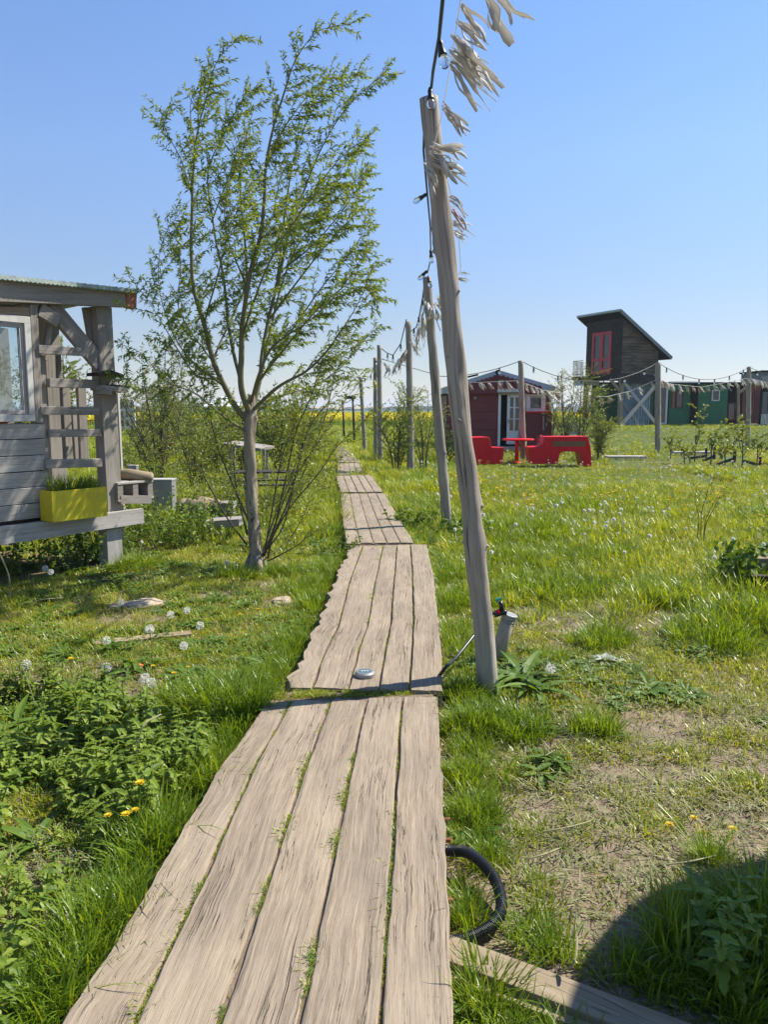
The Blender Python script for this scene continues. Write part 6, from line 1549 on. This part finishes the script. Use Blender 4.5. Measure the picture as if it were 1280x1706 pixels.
for (px, py, h, s, lb) in [(233, 1305, .22, 1.3, 'single yellow dandelion standing above the nettle bed'), (210, 1357, .16, 1.2, 'largest yellow dandelion of the cluster beside the tall grass'), (180, 1359, .14, 1.0, 'leftmost yellow dandelion of the cluster beside the tall grass'), (225, 1350, .16, 1.0, 'rightmost yellow dandelion of the cluster beside the tall grass'), (118, 1098, .10, 1.3, 'yellow dandelion in the dry stalks at left'), (255, 1110, .12, 1.0, 'yellow dandelion below the tall dandelion clock'), (290, 1122, .12, 1.1, 'orange-yellow dandelion right of the red leaf'), (313, 1112, .1, .9, 'small yellow dandelion left of the boardwalk corner'), (400, 1024, .08, 1.1, 'yellow dandelion on the lawn near the boardwalk bend'), (430, 1015, .08, .9, 'small yellow dandelion nearest the boardwalk bend'), (395, 965, .06, 1.0, 'yellow dandelion at the foot of the willow'),
                            (1117, 1374, .03, 1.1, 'yellow dandelion flat on the trodden ground at right'), (1157, 1363, .03, 1.0, 'yellow dandelion right of the first on the trodden ground'), (1222, 1381, .03, 1.1, 'yellow dandelion nearest the right edge on the trodden ground')]:
    flower_thing(px, py, h, lb, None, size=s)
def head_src(clock):
    m = MB()
    h = .2
    m.tube([(0, 0, 0), (0, 0, h)], .0025, 3, caps=False)
    if clock:
        for i in range(40): d = rv().normalized(); m.leaf(Vector((0, 0, h)), d, rv(), .024, .017, 0)
    else: petals(m, (0, 0, h), None, .045, 12)
    return m
cs_ = [src('meadow_clock', head_src(True), M_clock)]; fs_ = [src('meadow_bloom', head_src(False), M_petal)]
def flowers(n, y0, y1, pr, name, label, srcs, s0, s1):
    x, y = sample(n, y0, y1, 1); k = mask_common(x, y, .1); x, y = x[k], y[k]; k = pr(x, y) > RNG.random(len(x)); x, y = x[k], y[k]
    scatter(name, label, pack(x, y, .25, s0, s1, 1), srcs, cat='flowers')
flowers(3000, 6.5, 26, lambda x, y: (x > .8) * np.clip(.22 + .9 * nz(x, y, .5, 81.), 0, 1) * np.clip((y - 6.5) / 5, 0, 1), 'meadow_dandelion_clocks', 'white dandelion clocks dotted through the right meadow', cs_, .7, 1.25)
flowers(420, 8, 26, lambda x, y: (x < -.5) * .55, 'garden_dandelion_clocks', 'white dandelion clocks in the left garden', cs_, .55, 1.0)
flowers(11000, 8, 26, lambda x, y: (x > .9) * np.clip(.20 + 1.3 * nz(x, y, .35, 91.), 0, 1) * np.clip((y - 8) / 6, 0, 1), 'meadow_buttercups', 'yellow blooms scattered through the right meadow', fs_, .5, 1.05)
# rapeseed field
def rapecl():
    m = MB()
    for i in range(46):
        p = Vector((random.gauss(0, .35), random.gauss(0, .35), random.uniform(.40, .80))); m.leaf(p, rv(), rv(), .15, .12, .05)
    return m
rs = [src('rape_clump', rapecl(), M_rape) for _ in range(3)]; rg = [src('rape_stalks', make_tuft(30, .62, .45, .035, .1, .6, .0, .3), M_lush) for _ in range(2)]
x, y = sample(16000, 66, 105, 1, 1.05); n1 = nz(x, y, .05, 3.); yy = y; k = n1 > -.32; x, y = x[k], y[k]
scatter('rapeseed_bloom', 'band of bright yellow rapeseed bloom across the distance', pack(x, y, .1, .9, 1.3, 3, smul=1 + (y - 66) / 300), rs, cat='field')
x, y = sample(4000, 64, 90, 1, 1.05); scatter('rapeseed_stalks', 'green stalks at the near side of the rapeseed field', pack(x, y, .1, .8, 1.2, 2), rg, cat='field')
# wildflower yellow band just in front (scattered)
# dry stalks
def stalk(pts3, r, label, name='dry_stalk'):
    m = MB(); m.tube(smooth_path(pts3, 5), r, 5); o = m.build(name, M_straw, None); meta(o, label, 'stalk')
stalk([G(213, 1315, 0), Q(225, 1265, G(213, 1315).y), Q(238, 1210, G(213, 1315).y), Q(268, 1190, G(213, 1315).y + .1)], .003, 'long pale bent grass stalk rising from the nettle bed')
stalk([G(93, 1150, 0), Q(91, 1090, G(93, 1150).y), Q(90, 1050, G(93, 1150).y)], .002, 'thin upright dry stalk left of the yellow dandelion')
stalk([G(60, 1180, 0), Q(40, 1120, 3.9), Q(10, 1060, 3.9)], .002, 'dry stalk leaning left at the left edge')
stalk([G(40, 1009, .0), G(70, 999, .05), G(105, 996, .03)], .004, 'pale curved twig lying on the lawn at left')
stalk([G(15, 1000, 0), Q(14, 960, 6.0), Q(0, 925, 6)], .006, 'bare branch sticking up at the left edge before the hut')
stalk([G(890, 1640, .03), G(935, 1620, .05), G(958, 1600, .10), G(962, 1560, .12)], .003, 'dry hooked stalk in the shade at lower right')
stalk([G(870, 1130, 0), Q(905, 1115, 3.9), Q(915, 1090, 3.92)], .003, 'dark dandelion stalk beside the nearest pole')
for (x0, y0, x1, y1, lb) in [(1040, 1345, 1075, 1375, 'short dark twig lying on the bare soil at right'), (905, 1385, 985, 1368, 'pale straight stick on the trodden ground'), (925, 1250, 880, 1270, 'thin broken twig near the right boardwalk clumps'), (1110, 1440, 1195, 1425, 'pale stem lying beside the small round tuft at right'), (880, 1430, 935, 1412, 'pale reed lying across the bare soil')]:
    stalk([G(x0, y0, .012), G((x0 + x1) / 2, (y0 + y1) / 2 + 2, .02), G(x1, y1, .012)], .0035, lb, 'fallen_twig')
# silver rosette
c = G(1010, 1106, .0); r = empty('silver_rosette', c, 'silvery woolly leaf rosette lying on the trodden grass right of the nearest pole', 'plant'); m = MB()
for i in range(15): a = i * 2.4; m.broad(c + Vector((0, 0, .02)), (math.cos(a), math.sin(a), .12 + .3 * (i > 9)), (0, 0, 1), .15 - .005 * i, .05, .15, wave=.07, shape=[.3, .8, 1, .85, .5, .05])
m.build('leaves', M_silver, r)
c = G(222, 1107, .02); m = MB(); m.broad(c, (1, -.1, .1), (0, 0, 1), .07, .025, .2); o = m.build('red_leaf', M_orange, None); meta(o, 'small orange-red leaf in the grass below the tall dandelion clock', 'leaf')

# ------------------------------------------------------------------ air
def haze():
    me = bpy.data.meshes.new('haze'); bm = bmesh.new(); bmesh.ops.create_cube(bm, size=1.0)
    for v in bm.verts: v.co = Vector((v.co.x * 15000, v.co.y * 11000 + 2400, (v.co.z + .5) * 26 - 3))
    bm.to_mesh(me); bm.free()
    m = bpy.data.materials.new('air'); m.use_nodes = True; t = m.node_tree; t.nodes.clear(); o = t.nodes.new('ShaderNodeOutputMaterial'); p = t.nodes.new('ShaderNodeVolumePrincipled')
    p.inputs['Color'].default_value = (.78, .88, 1, 1); p.inputs['Density'].default_value = .00042; p.inputs['Anisotropy'].default_value = .2
    t.links.new(p.outputs[0], o.inputs['Volume']); me.materials.append(m); ob = bpy.data.objects.new('haze', me); COL.objects.link(ob); meta(ob, 'thin summer haze over the flat land', 'haze', kind='stuff')
if HAZE: haze()
